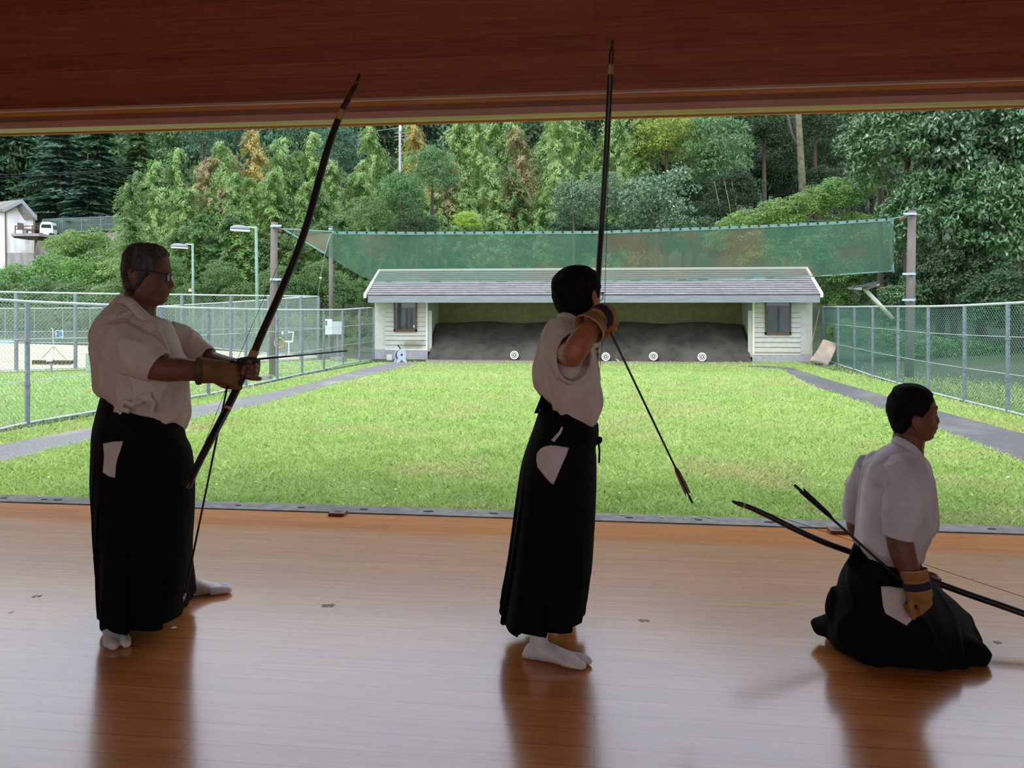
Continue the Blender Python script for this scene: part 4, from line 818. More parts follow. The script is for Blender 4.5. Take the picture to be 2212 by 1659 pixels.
M_grass = mat('grass_blades', '#b9ca7c', '#a6bd68', 1.2, rough=.6, trans=.35, island=.22, c3='#bebb80', s3=.55); M_dry = mat('verge_grass', '#a9be76', '#98b264', 2, rough=.6, trans=.3, island=.25, c3='#b0a873', s3=.9)
inl = lambda px, py: ((py > 940-.19*px) | (px > 806)) & ((py < 9999))
grass('lawn_grass', 520000, 783, 1180, .036, M_grass, 'short bright green grass of the range lawn', inl)
grass('court_grass', 90000, 778, 960, .030, M_dry, 'grass strip between the left fence and the sand court', lambda px, py: py < 936-.19*px, -420, 806)
# fallen leaves and clover flecks
n = 260; px = rg.uniform(-100, 2300, n); py = 1000+170*rg.random(n)**.7; d = (EYE-GZ-.04)*FPX/(py-HY); X = (px-CX)*d/FPX
C = np.stack([X*RT.x+d*FW.x, X*RT.y+d*FW.y, np.full(n, GZ+.05)], 1); D = rv(n); D[:, 2] *= .2; N_ = np.array([[0, 0, 1.]])+rv(n, .25)
V, Q = leaves(C, D, N_, rg.uniform(.03, .07, n), rg.uniform(.02, .035, n))
tag(link('fallen_leaves', npmesh('fallen_leaves', V, Q), mat('dry_leaf', '#c8b08c', rough=.6, island=.35)), 'dry fallen leaves scattered in the near grass', 'leaves', None, 'stuff')
for i, (px, py) in enumerate(((84, 1073), (1345, 1107), (1500, 1123), (1530, 1131), (2010, 1143), (1430, 1116))):
    q = yp(px, py, YF+.14+.05*rnd.random()); V, Q = leaves(np.array([[q.x, q.y, .004]]), np.array([[1, rnd.uniform(-1, 1), .05]]), np.array([[0, 0, 1.]]), np.array([.05]), np.array([.022]))
    tag(link('fallen_leaf', npmesh('fallen_leaf', V, Q), mat('pale_dry_leaf', '#c9ad8b', rough=.6)), 'dry leaf lying on the concrete sill at the floor edge', 'leaf', 'dry leaves on the sill')
# ================================================================ building, van, terrace on the left slope
M_bw = mat('stained_white_wall', '#e3e1dc', '#cfcdc8', .9, rough=.8, stretch=(3, 3, .4), c3='#a9a6a2', s3=.35); M_bl = mat('grey_concrete_wall', '#a8a4a0', '#8d8986', .8, rough=.9, stretch=(3, 3, .5)); M_tile = mat('weathered_roof', '#8d8781', '#6f6963', 2, rough=.9, stretch=(1, 6, 1))
DBu = 82.; e = empty('gabled_building', at(30, 585, DBu), 'white gabled building with a deck on the slope at the left edge', 'building')
ext = -RT*7+FW*3.2
wall = [at(12, 600, DBu), at(12, 449, DBu), at(47.5, 433, DBu), at(76, 464, DBu+.6), at(72, 600, DBu+.6)]
MB().prism(wall, ext).build('gable_wall', M_bw, e)
for a, b_ in (((8, 451), (47.5, 431)), ((47.5, 431), (79.5, 468))):
    A_, B_ = at(*a, DBu-.5), at(*b_, DBu-.5); MB().prism([A_, B_, B_-UP*.28, A_-UP*.28], ext*1.12).build('roof_slope', M_tile, e)
    MB().prism([A_-FW*.05+UP*.05, B_-FW*.05+UP*.05, B_-UP*.4-FW*.05, A_-UP*.4-FW*.05], FW*.12).build('barge_board', M_fascia, e)
MB().prism([at(11.5, 592, DBu-.15), at(13.5, 592, DBu-.15), at(11.5, 452, DBu-.15), at(9.5, 452, DBu-.15)], FW*.1).build('drain_pipe', mat('rusty_pipe', '#7d5f50', rough=.8), e)
MB().prism([at(12.5, 596, DBu-.06), at(72, 596, DBu-.06), at(72, 546, DBu-.06), at(12.5, 546, DBu-.06)], FW*.05).build('lower_wall', M_bl, e)
w = MB().prism([at(37, 480, DBu-.1), at(49.5, 482, DBu-.1), at(49.5, 497, DBu-.1), at(37, 496, DBu-.1)], FW*.1).build('window', M_galv, e)
MB().prism([at(38, 481.5, DBu-.14), at(43, 482, DBu-.14), at(43, 496, DBu-.14), at(38, 495.5, DBu-.14)], FW*.03).build('pane', M_glass, w); MB().prism([at(44, 482, DBu-.14), at(48.5, 483, DBu-.14), at(48.5, 496, DBu-.14), at(44, 496, DBu-.14)], FW*.03).build('pane', M_glass, w)
MB().prism([at(23.5, 504, 79), at(85, 504, 79), at(85, 510, 79), at(23.5, 510, 79)], FW*3.2).build('deck', M_bl, e)
MB().prism([at(26, 510, 79.3), at(84, 510, 79.3), at(80, 517, 79.3), at(30, 514, 79.3)], FW*2.5).build('deck_beam', mat('rusty_beam', '#5e4638', '#4a362c', 2, rough=.9), e)
b = MB(); 
for y in (488.5, 495): b.tube([at(33, y, 79), at(85, y, 79)], .05, 5)
b.build('deck_rail', M_rust, e)
for x in (33, 50, 70, 85): MB().tube([at(x, 487, 79), at(x, 504, 79)], .05, 5).build('rail_post', M_rust, e)
MB().prism([at(72, 470, 81), at(73.5, 470, 81), at(73.5, 504, 81), at(72, 504, 81)], FW*.1).build('deck_post', M_rust, e)
a, b_ = at(33, 504, 80), at(51, 497, 80); tag(MB().box((a.x, a.y, a.z), (b_.x, a.y+.5, b_.z)).build('cooling_unit', M_elec), 'pale box unit on the deck of the white gabled building', 'box')
e = empty('deck_table', at(60, 504, 80), 'small table on the deck of the white gabled building', 'table')
a, b_ = at(53, 498, 80), at(68, 496.5, 80); MB().box((a.x, a.y, a.z), (b_.x, a.y+.7, b_.z)).build('table_top', M_brush, e)
for x in (55, 66): a = at(x, 504, 80); MB().box((a.x-.04, a.y+.2, a.z), (a.x+.04, a.y+.3, b_.z)).build('leg', M_brush, e)
M_van = mat('white_van_paint', '#eef0f4', rough=.3, spec=.6); DV = 92.
e = empty('van', at(105, 508, DV), 'white van parked on the terrace between the building and the bamboo', 'van')
sp = .9   # body: cross sections from the wide end (left) to the narrow side
def vsec(pts, d): return [at(x, y, d) for x, y in pts]
front = [(85, 506), (85.5, 494), (87, 484), (89, 480.5), (94, 479), (106, 479), (111, 480.5), (113, 486), (114, 495), (114, 508)]
back = [(x*.98+3.5+9, y+1.4) for x, y in front]
MB().prism(vsec(front, DV), (vsec(back, DV+3.2)[0]-vsec(front, DV)[0])).build('body', M_van, e)
MB().prism(vsec([(88.5, 491.5), (90, 484.5), (109.5, 485), (110.5, 492.5)], DV-.04), FW*.05).build('windscreen', M_glass, e)
sx = (vsec(back, DV+3.2)[0]-vsec(front, DV)[0])
o = at(114, 495, DV); sd = RT
for f0, f1 in ((.12, .42), (.5, .85)):
    P = [at(113.3, 486.5, DV)+sx*f0+RT*.05, at(113.3, 486.5, DV)+sx*f1+RT*.05, at(114.2, 495, DV)+sx*f1+RT*.05, at(114.2, 495, DV)+sx*f0+RT*.05]; MB().prism(P, -RT*.03).build('side_window', M_glass, e)
for x, d in ((89, DV-.02), (110, DV-.02)):
    c = at(x, 508, d); MB().tube([c, c+FW*.3], .3, 14).build('wheel', M_blk2, e)
MB().prism(vsec([(86.5, 496), (90, 496), (90, 499), (86.5, 499)], DV-.05), FW*.04).build('head_lamp', M_lens, e); MB().prism(vsec([(109, 496), (112.5, 496), (112.5, 499), (109, 499)], DV-.05), FW*.04).build('head_lamp', M_lens, e)
MB().prism([at(84, 509, 90), at(280, 500, 90), at(280, 620, 88), at(60, 620, 88), at(70, 560, 88.5)], FW*8).build('retaining_wall', mat('mossy_rock_wall', '#7f786f', '#5f5a50', 1.0, rough=.95, bump=.5, c3='#5f6d45', s3=.4)).__setitem__('kind', 'structure')
PF = [(92, 505, 474), (135, 502, 472), (176, 500, 470.5), (218, 498, 468.5), (260, 496, 467)]; P_ = [at(x, y, 96) for x, y, t in PF]; H_ = [(y-t)*96/FPX for x, y, t in PF]
e = empty('parapet_fence', P_[2], 'grey mesh fence on the terrace behind the white van', 'fence')
for p, h in zip(P_, H_): MB().tube([p, p+UP*h], .07, 8).build('post', M_galv, e)
for f in (.02, .45, 1): MB().tube([p+UP*h*f for p, h in zip(P_, H_)], .05 if f != .45 else .025, 6).build('rail', M_galv, e)
for i in range(4):
    A_, B_ = [], []
    for k in range(36):
        q = P_[i].lerp(P_[i+1], k/36); A_.append(q); B_.append(q+UP*(H_[i]+(H_[i+1]-H_[i])*k/36))
    V, Q = prisms(np.array([tuple(v) for v in A_]), np.array([tuple(v) for v in B_]), .014); link('wire_mesh', npmesh('wire_mesh', V, Q), M_wiref, e)
# distant electric pole and wires
e, p0, p1 = pole(864, 258, 640, 57, .10, 'distant grey electric pole between two bamboo tips right of the tilted bow', (), 'electric_pole', m=M_bl)
MB().box(at(862, 283, 56.7), at(866.5, 268, 56.7)+FW*.2).build('transformer', M_elec, e)
for y in (286, 293, 300): MB().tube([at(852, y+2, 57), at(884, y, 57)], .035, 5).build('cross_arm', M_galv, e)
for (a, b_, c_, lb) in (((-60, 380), (180, 371), (290, 361), 'upper thin power line crossing the conifers on the left'), ((-60, 386), (180, 375), (290, 366), 'lower thin power line crossing the conifers on the left')):
    tag(MB().tube([at(*a, 97), at(*b_, 97), at(*c_, 97)], .035, 4).build('power_line', M_blk2), lb, 'power line')
tag(MB().tube([at(862, 276, 57), at(800, 285, 72), at(745, 300, 95)], .03, 4).build('power_line', M_galv), 'power line running left from the distant electric pole', 'power line')
# ================================================================ the three archers
from mathutils import noise as mnoise
from mathutils.bvhtree import BVHTree
M_skinA = mat('tanned_skin', '#734733', '#673c2a', 40, rough=.55); M_skinB = mat('warm_skin', '#a66a48', '#96593a', 40, rough=.55); M_skinC = mat('brown_skin', '#774b36', '#6a402d', 40, rough=.55)
M_gi = mat('white_jacket_cloth', '#d6c9bf', '#cbbdb2', 14, rough=.85, bump=.25, dist=.01, trans=.12); M_gic = mat('white_shirt_cloth', '#d8d4da', '#cdc9d0', 14, rough=.85, bump=.25, dist=.01, trans=.12)
M_hak = mat('black_hakama_cloth', '#09090b', '#0d0d10', 6, rough=.9, spec=.12); M_belt = mat('black_belt_cloth', '#0a0b0d', '#0e0f12', 20, rough=.9, spec=.12)
M_inner = mat('white_inner_robe', '#d3c6c6', '#c6b8b8', 14, rough=.85, bump=.2, dist=.01); M_tabi = mat('white_tabi', '#e2d8da', '#d6cbce', 30, rough=.8)
M_hairk = mat('black_hair', '#080707', '#0f0d0c', 60, rough=.85, spec=.15, bump=.5, stretch=(1, 1, .3)); M_hairg = mat('greying_hair', '#171412', '#4a433c', 45, rough=.6, bump=.5, stretch=(1, 1, .4), contrast=(.42, .66))
M_tan = mat('tan_deerskin', '#a87a45', '#946737', 18, rough=.8); M_tand = mat('brown_deerskin', '#5c4128', '#4b3420', 18, rough=.85); M_purp = mat('dark_purple_strap', '#1c1528', '#241b33', 20, rough=.8)
M_cuff = mat('pale_cuff_lining', '#c8b9a8', rough=.8); M_frame = mat('black_glasses_frame', '#0c0c0d', rough=.35); M_brow = mat('dark_brow', '#0f0c0b', rough=.8); M_lip = mat('lip_skin', '#7d4238', rough=.5)
M_eyew = mat('eye_white', '#6d645d', rough=.3); M_iris = mat('dark_iris', '#120c09', rough=.2)
M_lensg = bpy.data.materials.new('clear_lens'); M_lensg.use_nodes = True
_p = M_lensg.node_tree.nodes['Principled BSDF']; _p.inputs['Transmission Weight'].default_value = 1; _p.inputs['Roughness'].default_value = .02; _p.inputs['IOR'].default_value = 1.1; _p.inputs['Base Color'].default_value = (.9, .95, .9, 1)
def spl(P, n=6):
    """smooth curve through points (tuples may carry a radius last)"""
    P = [np.array(p, float) for p in P]; out = []
    for i in range(len(P)-1):
        a, b, c, d = P[max(i-1, 0)], P[i], P[i+1], P[min(i+2, len(P)-1)]
        for k in range(n):
            t = k/n; out.append(.5*((2*b)+(c-a)*t+(2*a-5*b+4*c-d)*t*t+(3*b-a-3*c+d)*t**3))
    return out+[P[-1]]
def px3(L_): return [tuple(at(x, y, d)) for x, y, d in L_]
def limb(mb, P, n=14, sub=5):                       # P: (px, py, depth, radius m)
    C = spl([tuple(at(x, y, d))+(r,) for x, y, d, r in P], sub); mb.tube([c[:3] for c in C], [float(c[3]) for c in C], n)
def qring(py, d0, NL, NR, FR, FL, e=1.0, n=48, tz=0, z=None):
    """horizontal ring through four corners (px, depth): near left, near right, far right, far left; tz tilts it (m, right end lower)"""
    z = EYE-(py-HY)*d0/FPX if z is None else z; out = []
    f = lambda c: CAM0+RT*((c[0]-CX)*c[1]/FPX)+FW*c[1]
    a, b, c, d = f(NL), f(NR), f(FR), f(FL)
    for k in range(n):
        t = 2*math.pi*k/n; u, v = math.cos(t), math.sin(t)
        u = math.copysign(abs(u)**e, u); v = math.copysign(abs(v)**e, v)
        p = ((a*(1-u)+b*(1+u))*(1-v)+(d*(1-u)+c*(1+u))*(1+v))/4; p.z = z-tz*u; out.append(p)
    return out
def ering(l, yl, r, yr, d0, hd, e=1.0, n=48, dl=0, dr=0):     # ellipse ring by its left and right silhouette points
    w = (r-l)/2; return qring((yl+yr)/2, d0, (l, d0-hd+dl), (r, d0-hd+dr), (r, d0+hd+dr), (l, d0+hd+dl), e, n, (yr-yl)/2*d0/FPX)
def loft(mb, rings, sub=4, cap=True):
    n = len(rings[0]); F_ = spl([np.array([tuple(p) for p in r]).ravel() for r in rings], sub)
    vs = [Vector(q) for f in F_ for q in f.reshape(-1, 3)]; return mb.rings(vs, len(F_), n, cap)
def bake(mb, name, voxel=.006, it=3, fac=.5, dec=None):
    """fuse overlapping closed shapes into one continuous skin"""
    me = mb.mesh(name+'_raw'); o = bpy.data.objects.new('tmp', me); COL.objects.link(o)
    m = o.modifiers.new('r', 'REMESH'); m.mode = 'VOXEL'; m.voxel_size = voxel
    if it: s = o.modifiers.new('s', 'SMOOTH'); s.factor = fac; s.iterations = it
    dg = bpy.context.evaluated_depsgraph_get(); ev = o.evaluated_get(dg); r = bpy.data.meshes.new_from_object(ev); r.name = name
    bpy.data.objects.remove(o); bpy.data.meshes.remove(me); smooth(r); return r
CUFFS = []
def wrinkle(me, amp, sc, stretch=(1, 1, 1), seed=0.0, amp2=0, sc2=0):
    me.update(); nrm = [v.normal.copy() for v in me.vertices]
    for v, nn in zip(me.vertices, nrm):
        q = Vector((v.co.x*stretch[0], v.co.y*stretch[1], v.co.z*stretch[2]))*sc+Vector((seed, 0, 0))
        k = math.exp(-(mnoise.noise(q)/.10)**2)*amp          # ridged folds
        fd_ = min([1]+[max(0, ((v.co-c).length-.07)/.06) for c in CUFFS]); k *= fd_
        if amp2: k += mnoise.noise(q*sc2+Vector((9, 3, 1)))*amp2*fd_
        v.co = v.co+nn*k
    b = bmesh.new(); b.from_mesh(me); bmesh.ops.smooth_vert(b, verts=b.verts, factor=.5, use_axis_x=True, use_axis_y=True, use_axis_z=True); b.to_mesh(me); b.free()
    smooth(me); return me
def foot(mb, heel, fd, L_=.245, w=.092, up=.16, side=1, anklelean=(0, 0, 0)):
    """split toed sock: heel point on the floor, forward direction, side=+1 big toe on the left of fd"""
    h = Vector(heel); f = Vector(fd).normalized(); s = UP.cross(f)*side; sl = []
    for x, ww, hh in ((-.005, .35, .30), (.01, .62, .62), (.04, .72, .80), (.08, .70, .86), (.12, .78, .70), (.16, .96, .50), (.19, 1.0, .40), (.205, .92, .34)):
        c = h+f*(x*L_/.245); r = []
        for k in range(20):
            t = 2*math.pi*k/20; v = math.sin(t); r.append(c+s*(ww*w/2*math.cos(t))+UP*max(.002, (hh*.088)*(v*.5+.5)**(.8)))
        sl.append(r)
    loft(mb, sl, 3)
    k = L_/.245
    mb.tube([h+f*.15*k+s*.026+UP*.020, h+f*.21*k+s*.028+UP*.019, h+f*.238*k+s*.026+UP*.016, h+f*.250*k+s*.024+UP*.014], [.020, .0195, .016, .006], 12)
    mb.tube([h+f*.15*k-s*.014+UP*.020, h+f*.20*k-s*.016+UP*.018, h+f*.226*k-s*.016+UP*.015, h+f*.238*k-s*.014+UP*.012], [.026, .025, .020, .008], 12, flat=(.75, UP))
    a = h+f*.055*k; mb.tube([a+UP*.03, a+UP*.08, a+UP*up+Vector(anklelean)], [.036, .036, .042], 14); return a+UP*up
def hand(mb, wrist, fd, pn, side, curl, thumb, s=1.0, spread=.0, fr=.0088):
    """palm, four jointed fingers and a thumb; fd: wrist to knuckles, pn: the way the palm faces, side: +1 if the thumb is on pn x fd"""
    W_ = Vector(wrist); X = Vector(fd).normalized(); Z = (Vector(pn)-X*X.dot(Vector(pn))).normalized(); Y = Z.cross(X)*side
    rings = []
    for x, w, t in ((-.03, .050, .040), (0, .054, .038), (.03, .072, .036), (.06, .082, .032), (.088, .082, .026), (.098, .074, .020)):
        rings.append([W_+X*x*s+Y*(w/2*s*math.cos(2*math.pi*k/20))+Z*(t/2*s*math.sin(2*math.pi*k/20)) for k in range(20)])
    loft(mb, rings, 3)
    for i, (yo, xo, Ls) in enumerate(((.030, .092, (.044, .026, .021)), (.0105, .097, (.048, .030, .022)), (-.0105, .094, (.044, .028, .021)), (-.030, .086, (.034, .021, .018)))):
        c = curl[i] if isinstance(curl[0], (list, tuple)) else curl; p = W_+X*(xo-.012)*s+Y*yo*s; a = 0; pts = [p-X*.02*s, p]; rs = [fr*s*.9, fr*s*1.1]
        for Lk, ck, rk in zip(Ls, c, (1.05, .98, .85)):
            a += math.radians(ck); d = X*math.cos(a)+Z*math.sin(a)+Y*spread*(yo*20)*max(0, math.cos(a)); p = p+d*Lk*s; pts.append(p); rs.append(fr*s*rk)
        pts.append(pts[-1]+(pts[-1]-pts[-2]).normalized()*.006*s); rs.append(fr*s*.45)
        C = spl([tuple(q)+(r,) for q, r in zip(pts, rs)], 4); mb.tube([q[:3] for q in C], [float(q[3]) for q in C], 10)
    p = W_+X*.022*s+Y*.024*s+Z*.008*s; pts = [p-X*.012*s, p]; rs = [.013*s, .0145*s]
    for (tx, ty, tz), Lk, rk in zip(thumb, (.042, .032, .026), (.0125, .0105, .009)):
        p = p+(X*tx+Y*ty+Z*tz).normalized()*Lk*s; pts.append(p); rs.append(rk*s)
    pts.append(pts[-1]+(pts[-1]-pts[-2]).normalized()*.007*s); rs.append(.005*s)
    C = spl([tuple(q)+(r,) for q, r in zip(pts, rs)], 4); mb.tube([q[:3] for q in C], [float(q[3]) for q in C], 10)
    return X, Y, Z
class Head:
    """face and hair from profile rows: (row, back px, front px, half width m, nose px, eye hollow px, lip px, hairline angle or None, hair px)"""
    def __init__(s, rows, d, yaw, cxp, e=.92): s.rows, s.d, s.yaw, s.cx, s.e = rows, d, math.radians(yaw), cxp, e; s.fu = math.cos(math.atan((cxp-CX)/FPX))
    def loc(s, u, v, py):                             # u forward, v sideways (away from the viewer), metres about the head axis
        u *= s.fu; c, n = math.cos(s.yaw), math.sin(s.yaw); o = at(s.cx, py, s.d)
        return o+RT*(u*c-v*n)+FW*(u*n+v*c)
    def ringpts(s, row, n, infl=0.0, hair=False, seed=0):
        py, xb, xf, hw, nose, eye, lip, hl, hp = row; k = s.d/FPX; out = []
        a = (xf-xb)/2*k; uc = ((xf+xb)/2-s.cx)*k
        for j in range(n):
            t = 2*math.pi*j/n; tt = t if t <= math.pi else t-2*math.pi; at_ = abs(tt); c_, s_ = math.cos(t), math.sin(t)
            u = uc+a*math.copysign(abs(c_)**s.e, c_); v = hw*math.copysign(abs(s_)**s.e, s_)
            if c_ > 0: v *= 1-.10*c_
            if hair:
                cover = 0 if hl is None else (1 if at_ >= hl else max(0, 1-(hl-at_)/.25))
                g_ = -.010+(.0125+hp*k)*cover; q = Vector((u-uc, v, 0)); L_ = q.length
                nz = mnoise.noise(Vector((tt*4, py*.09, seed)))*.0045*cover+mnoise.noise(Vector((tt*14, py*.2, seed+5)))*.0028*cover
                q *= (L_+g_+nz)/max(L_, 1e-6); u, v = uc+q.x, q.y
            else:
                u += k*(nose*math.exp(-(tt/.17)**2)+lip*math.exp(-(tt/.42)**2)-eye*math.exp(-((at_-.40)/.17)**2))
            out.append(s.loc(u, v, py))
        return out
    def skin(s, mb): loft(mb, [s.ringpts(r, 56) for r in s.rows], 4); return mb
    def hair(s, seed=0):
        R_ = [s.ringpts(r, 72, hair=True, seed=seed) for r in s.rows if r[7] is not None]
        R_.append([p*.3+sum(R_[-1], Vector())/72*.7-UP*.004 for p in R_[-1]])
        mb = MB(); loft(mb, R_, 3); me = mb.mesh('hair', True); return me
    def ear(s, mb, u, v, py, h=.062, tilt=.2):
        for r, z0 in ((1.0, 0),):
            P = []
            for j in range(17):
                t = 2*math.pi*j/16; P.append(s.loc(u+h*.30*math.cos(t)*(1 if math.sin(t) > -.3 else .75)-h*tilt*.4*math.sin(t), v*(1+.10*(math.cos(t) < 0)), py)+UP*(h*.5*math.sin(t)))
            mb.tube(P, .0062, 8, cap=False)
        c = s.loc(u, v*.97, py); mb.ball(c, (h*.30, h*.22, h*.46), 12, 8)
def child_eye(H, par, u, v, py, sk):
    for sg in (-1, 1):
        c = H.loc(u, v*sg, py); o = MB().ball(c, .0095, 14, 10).build('eye', M_eyew, par, sm=True)
        MB().ball(H.loc(u+.0068, v*sg*1.03, py), .0048, 10, 8).build('iris', M_iris, o, sm=True)
        b = MB(); P = [H.loc(u+.012-.008*abs(q), (v+.018*q)*sg, py)+UP*(.021+.004*(1-q*q)) for q in np.linspace(-1, 1, 7)]; b.tube(P, [.001, .0018, .0022, .0022, .002, .0016, .001], 6, flat=(1.3, UP)); b.build('eyebrow', M_brow, par, sm=True)
def glasses(H, par, ul, vl, py, hw, hh, uear, vear, pyear, dark=M_frame):
    g_ = MB(); first = None
    for sg in (-1, 1):
        P = []
        for j in range(21):
            t = 2*math.pi*j/20; c_, s_ = math.cos(t), math.sin(t); a_ = math.copysign(abs(c_)**.6, c_); b_ = math.copysign(abs(s_)**.6, s_)
            P.append(H.loc(ul-.10*hw*abs(a_+1 if sg > 0 else 1-a_)*0, sg*vl+a_*hw, py)+UP*b_*hh)
        g_.tube(P, .0016, 6, cap=False)
        T_ = [p for p in P if p.z >= P[0].z]; g_.tube([H.loc(ul+.001, sg*vl+q*hw*1.02, py)+UP*hh*1.0 for q in np.linspace(-1, 1, 5)], .0034, 6)
        g_.tube([H.loc(ul, sg*(vl+hw), py)+UP*hh*.8, H.loc(ul*.55+uear*.45, sg*(vear+.004), (py+pyear)/2)+UP*hh*.6, H.loc(uear, sg*vear, pyear), H.loc(uear-.025, sg*vear*.97, pyear)+UP*-.02], .0030, 6)
    g_.tube([H.loc(ul+.002, -(vl-hw), py)+UP*hh*.5, H.loc(ul+.006, 0, py)+UP*hh*.75, H.loc(ul+.002, vl-hw, py)+UP*hh*.5], .0018, 6)
    o = g_.build('glasses', dark, par, sm=True)
    for sg in (-1, 1):
        P = []
        for j in range(20):
            t = 2*math.pi*j/20; c_, s_ = math.cos(t), math.sin(t); P.append(H.loc(ul, sg*vl+math.copysign(abs(c_)**.6, c_)*hw*.98, py)+UP*math.copysign(abs(s_)**.6, s_)*hh*.98)
        MB().prism(P, H.loc(.0012, 0, py)-H.loc(0, 0, py)).build('lens', M_lensg, o)
    return o
def patch(me, poly, off, name, m, par, thick=.003, step=4, dlim=9):
    """a piece of cloth lying on the surface of another garment, bounded by picture rows and columns"""
    bv = BVHTree.FromPolygons([v.co for v in me.vertices], [p.vertices for p in me.polygons]); P = np.array(poly, float)
    b = bmesh.new(); f = b.faces.new([b.verts.new((x, y, 0)) for x, y in poly]); bmesh.ops.triangulate(b, faces=[f])
    for _ in range(4): bmesh.ops.subdivide_edges(b, edges=[e for e in b.edges if e.calc_length() > step*1.5], cuts=1, use_grid_fill=True)
    bmesh.ops.triangulate(b, faces=b.faces); last = None
    for v in b.verts:
        r = ray(v.co.x, v.co.y).normalized(); h = bv.ray_cast(CAM0, r)
        if h[0] is not None: last = h[0]; v.co = h[0]-r*off+h[1]*0
        else: v.co = (last or CAM0+r*3)-r*off
    mm = bpy.data.meshes.new(name); b.to_mesh(mm); b.free(); smooth(mm); o = link(name, mm, m, par); s = o.modifiers.new('thick', 'SOLIDIFY'); s.thickness = thick; return o
def pleat(me, amp, k, ztop, zbot, ctr):
    me.update(); nn = [v.normal.copy() for v in me.vertices]
    for v, n_ in zip(me.vertices, nn):
        f = min(1, max(0, (ztop-v.co.z)/(ztop-zbot))); t = math.atan2(v.co.y-ctr.y, v.co.x-ctr.x)
        s_ = (t*k/(2*math.pi)) % 1; v.co += n_*(amp*f*(s_-.5))
    me.update(); return me
def person(me, m, lb):
    o = link('person', me, m); return tag(o, lb, 'person')
def put(me, name, m, par): return link(name, me, m, par)
def ribbon(P, w, th, name, m, par, nrm=None):
    """flat band along points; w across, th thick; nrm: the way its face looks"""
    P = [Vector(p) for p in P]; vs = []
    for i, p in enumerate(P):
        t = (P[min(i+1, len(P)-1)]-P[max(i-1, 0)]).normalized(); N_ = Vector(nrm(p) if callable(nrm) else nrm); a = t.cross(N_).normalized(); N2 = a.cross(t).normalized()
        wi = w[i] if isinstance(w, (list, tuple)) else w
        for x, y in ((-1, -1), (-.7, 1), (.7, 1), (1, -1)): vs.append(p+a*wi/2*x+N2*th/2*y)
    return MB().rings(vs, len(P), 4).build(name, m, par, sm=True)

# ---------------------------------------------------------------- left archer
dA = 3.2
HA = Head([(524, 304, 318, .010, 0, 0, 0, 0, 1.5), (527, 290, 337, .042, 0, 0, 0, 0, 2), (534, 279, 352, .062, 0, 0, 0, 0, 2.5), (544, 272, 361, .072, 0, 0, 0, .0, 2.8), (552, 268.5, 364.5, .076, 0, 0, 0, .35, 2.6), (558, 266.5, 366.5, .077, 0, 0, 0, .72, 2.5), (570, 264.5, 369, .080, 0, 0, 0, .95, 2),
           (581, 263.5, 372.5, .081, 0, .6, 0, 1.12, 2), (589, 264, 373, .081, 0, 2.2, 0, 1.25, 2), (597, 265, 370, .080, 2, 6, 0, 1.45, 2), (606, 267, 367.5, .079, 7.5, 4, 0, 1.62, 1.8), (616, 269, 366.5, .077, 13, .5, 0, 1.72, 1.6), (621, 270, 366.5, .075, 9, 0, 0, 1.82, 1.4),
           (627, 272, 366, .073, 1.5, 0, 3.5, 1.95, 1.2), (632, 274, 364.5, .071, 0, 0, 6, 2.05, 1), (636, 276, 364, .069, 0, 0, 2, 2.15, .8), (640, 278, 363, .067, 0, 0, 4.5, 2.25, .5), (645, 280, 361, .063, 0, 0, .5, None, 0), (651, 283, 358.5, .056, 0, 0, 2.5, None, 0), (657, 286, 352, .046, 0, 0, 0, None, 0), (661, 290, 341, .035, 0, 0, 0, None, 0), (664, 296, 330, .02, 0, 0, 0, None, 0)], dA, 12, 318)
b = MB(); HA.skin(b); HA.ear(b, -.034, -.081, 598); HA.ear(b, -.034, .081, 598)
limb(b, [(304, 612, dA, .060), (303, 645, dA, .066), (299, 680, dA, .070), (298, 720, dA, .085)])
loft(b, [ering(235, 712, 352, 715, dA, .14), ering(222, 740, 366, 745, dA, .17), ering(222, 800, 385, 800, dA, .16), ering(224, 860, 388, 868, dA, .155), ering(222, 920, 384, 925, dA, .15), ering(226, 975, 380, 975, dA, .14)], 3)
limb(b, [(262, 735, 3.05, .066), (308, 778, 3.0, .056), (350, 797, 2.95, .050), (392, 798, 2.97, .0475), (436, 802, 3.01, .040), (462, 803, 3.04, .034)])
limb(b, [(362, 735, 3.37, .062), (405, 760, 3.40, .050), (450, 775, 3.36, .040), (480, 783, 3.27, .034), (506, 787, 3.18, .028), (514, 788, 3.15, .027)])
hand(b, at(514, 789, 3.15), RT*.93-UP*.12-FW*.15, -FW*.9-RT*.1, -1, (68, 92, 62), ((.85, .35, .2), (.98, .05, .12), (1, -.08, .0)), 1.0)
hand(b, at(450, 803, 3.03), RT*.97-UP*.08+FW*.02, FW*.9-UP*.15, 1, (78, 95, 60), ((.8, .4, .4), (.95, .1, .3), (1, 0, .2)), .96)
limb(b, [(290, 950, 3.14, .075), (276, 1130, 3.10, .055), (258, 1300, 3.09, .040), (256, 1340, 3.09, .03)]); limb(b, [(330, 950, 3.25, .075), (360, 1110, 3.36, .052), (392, 1240, 3.44, .038), (396, 1262, 3.46, .03)])
PA = person(bake(b, 'person', .0036, 1), M_skinA, 'person with glasses standing in white jacket and black hakama, both hands on a tilted bow')
put(HA.hair(1), 'hair', M_hairg, PA)
child_eye(HA, PA, .083, .026, 601, M_skinA)
glasses(HA, PA, .104, .034, 600, .026, .016, -.030, .091, 584)
b = MB()   # mouth line
b.tube([HA.loc(.088+.006*(1-q*q), q*.022, 635.5) for q in np.linspace(-1, 1, 7)], [.001, .003, .004, .004, .004, .003, .001], 6); b.build('mouth', M_lip, PA, sm=True)
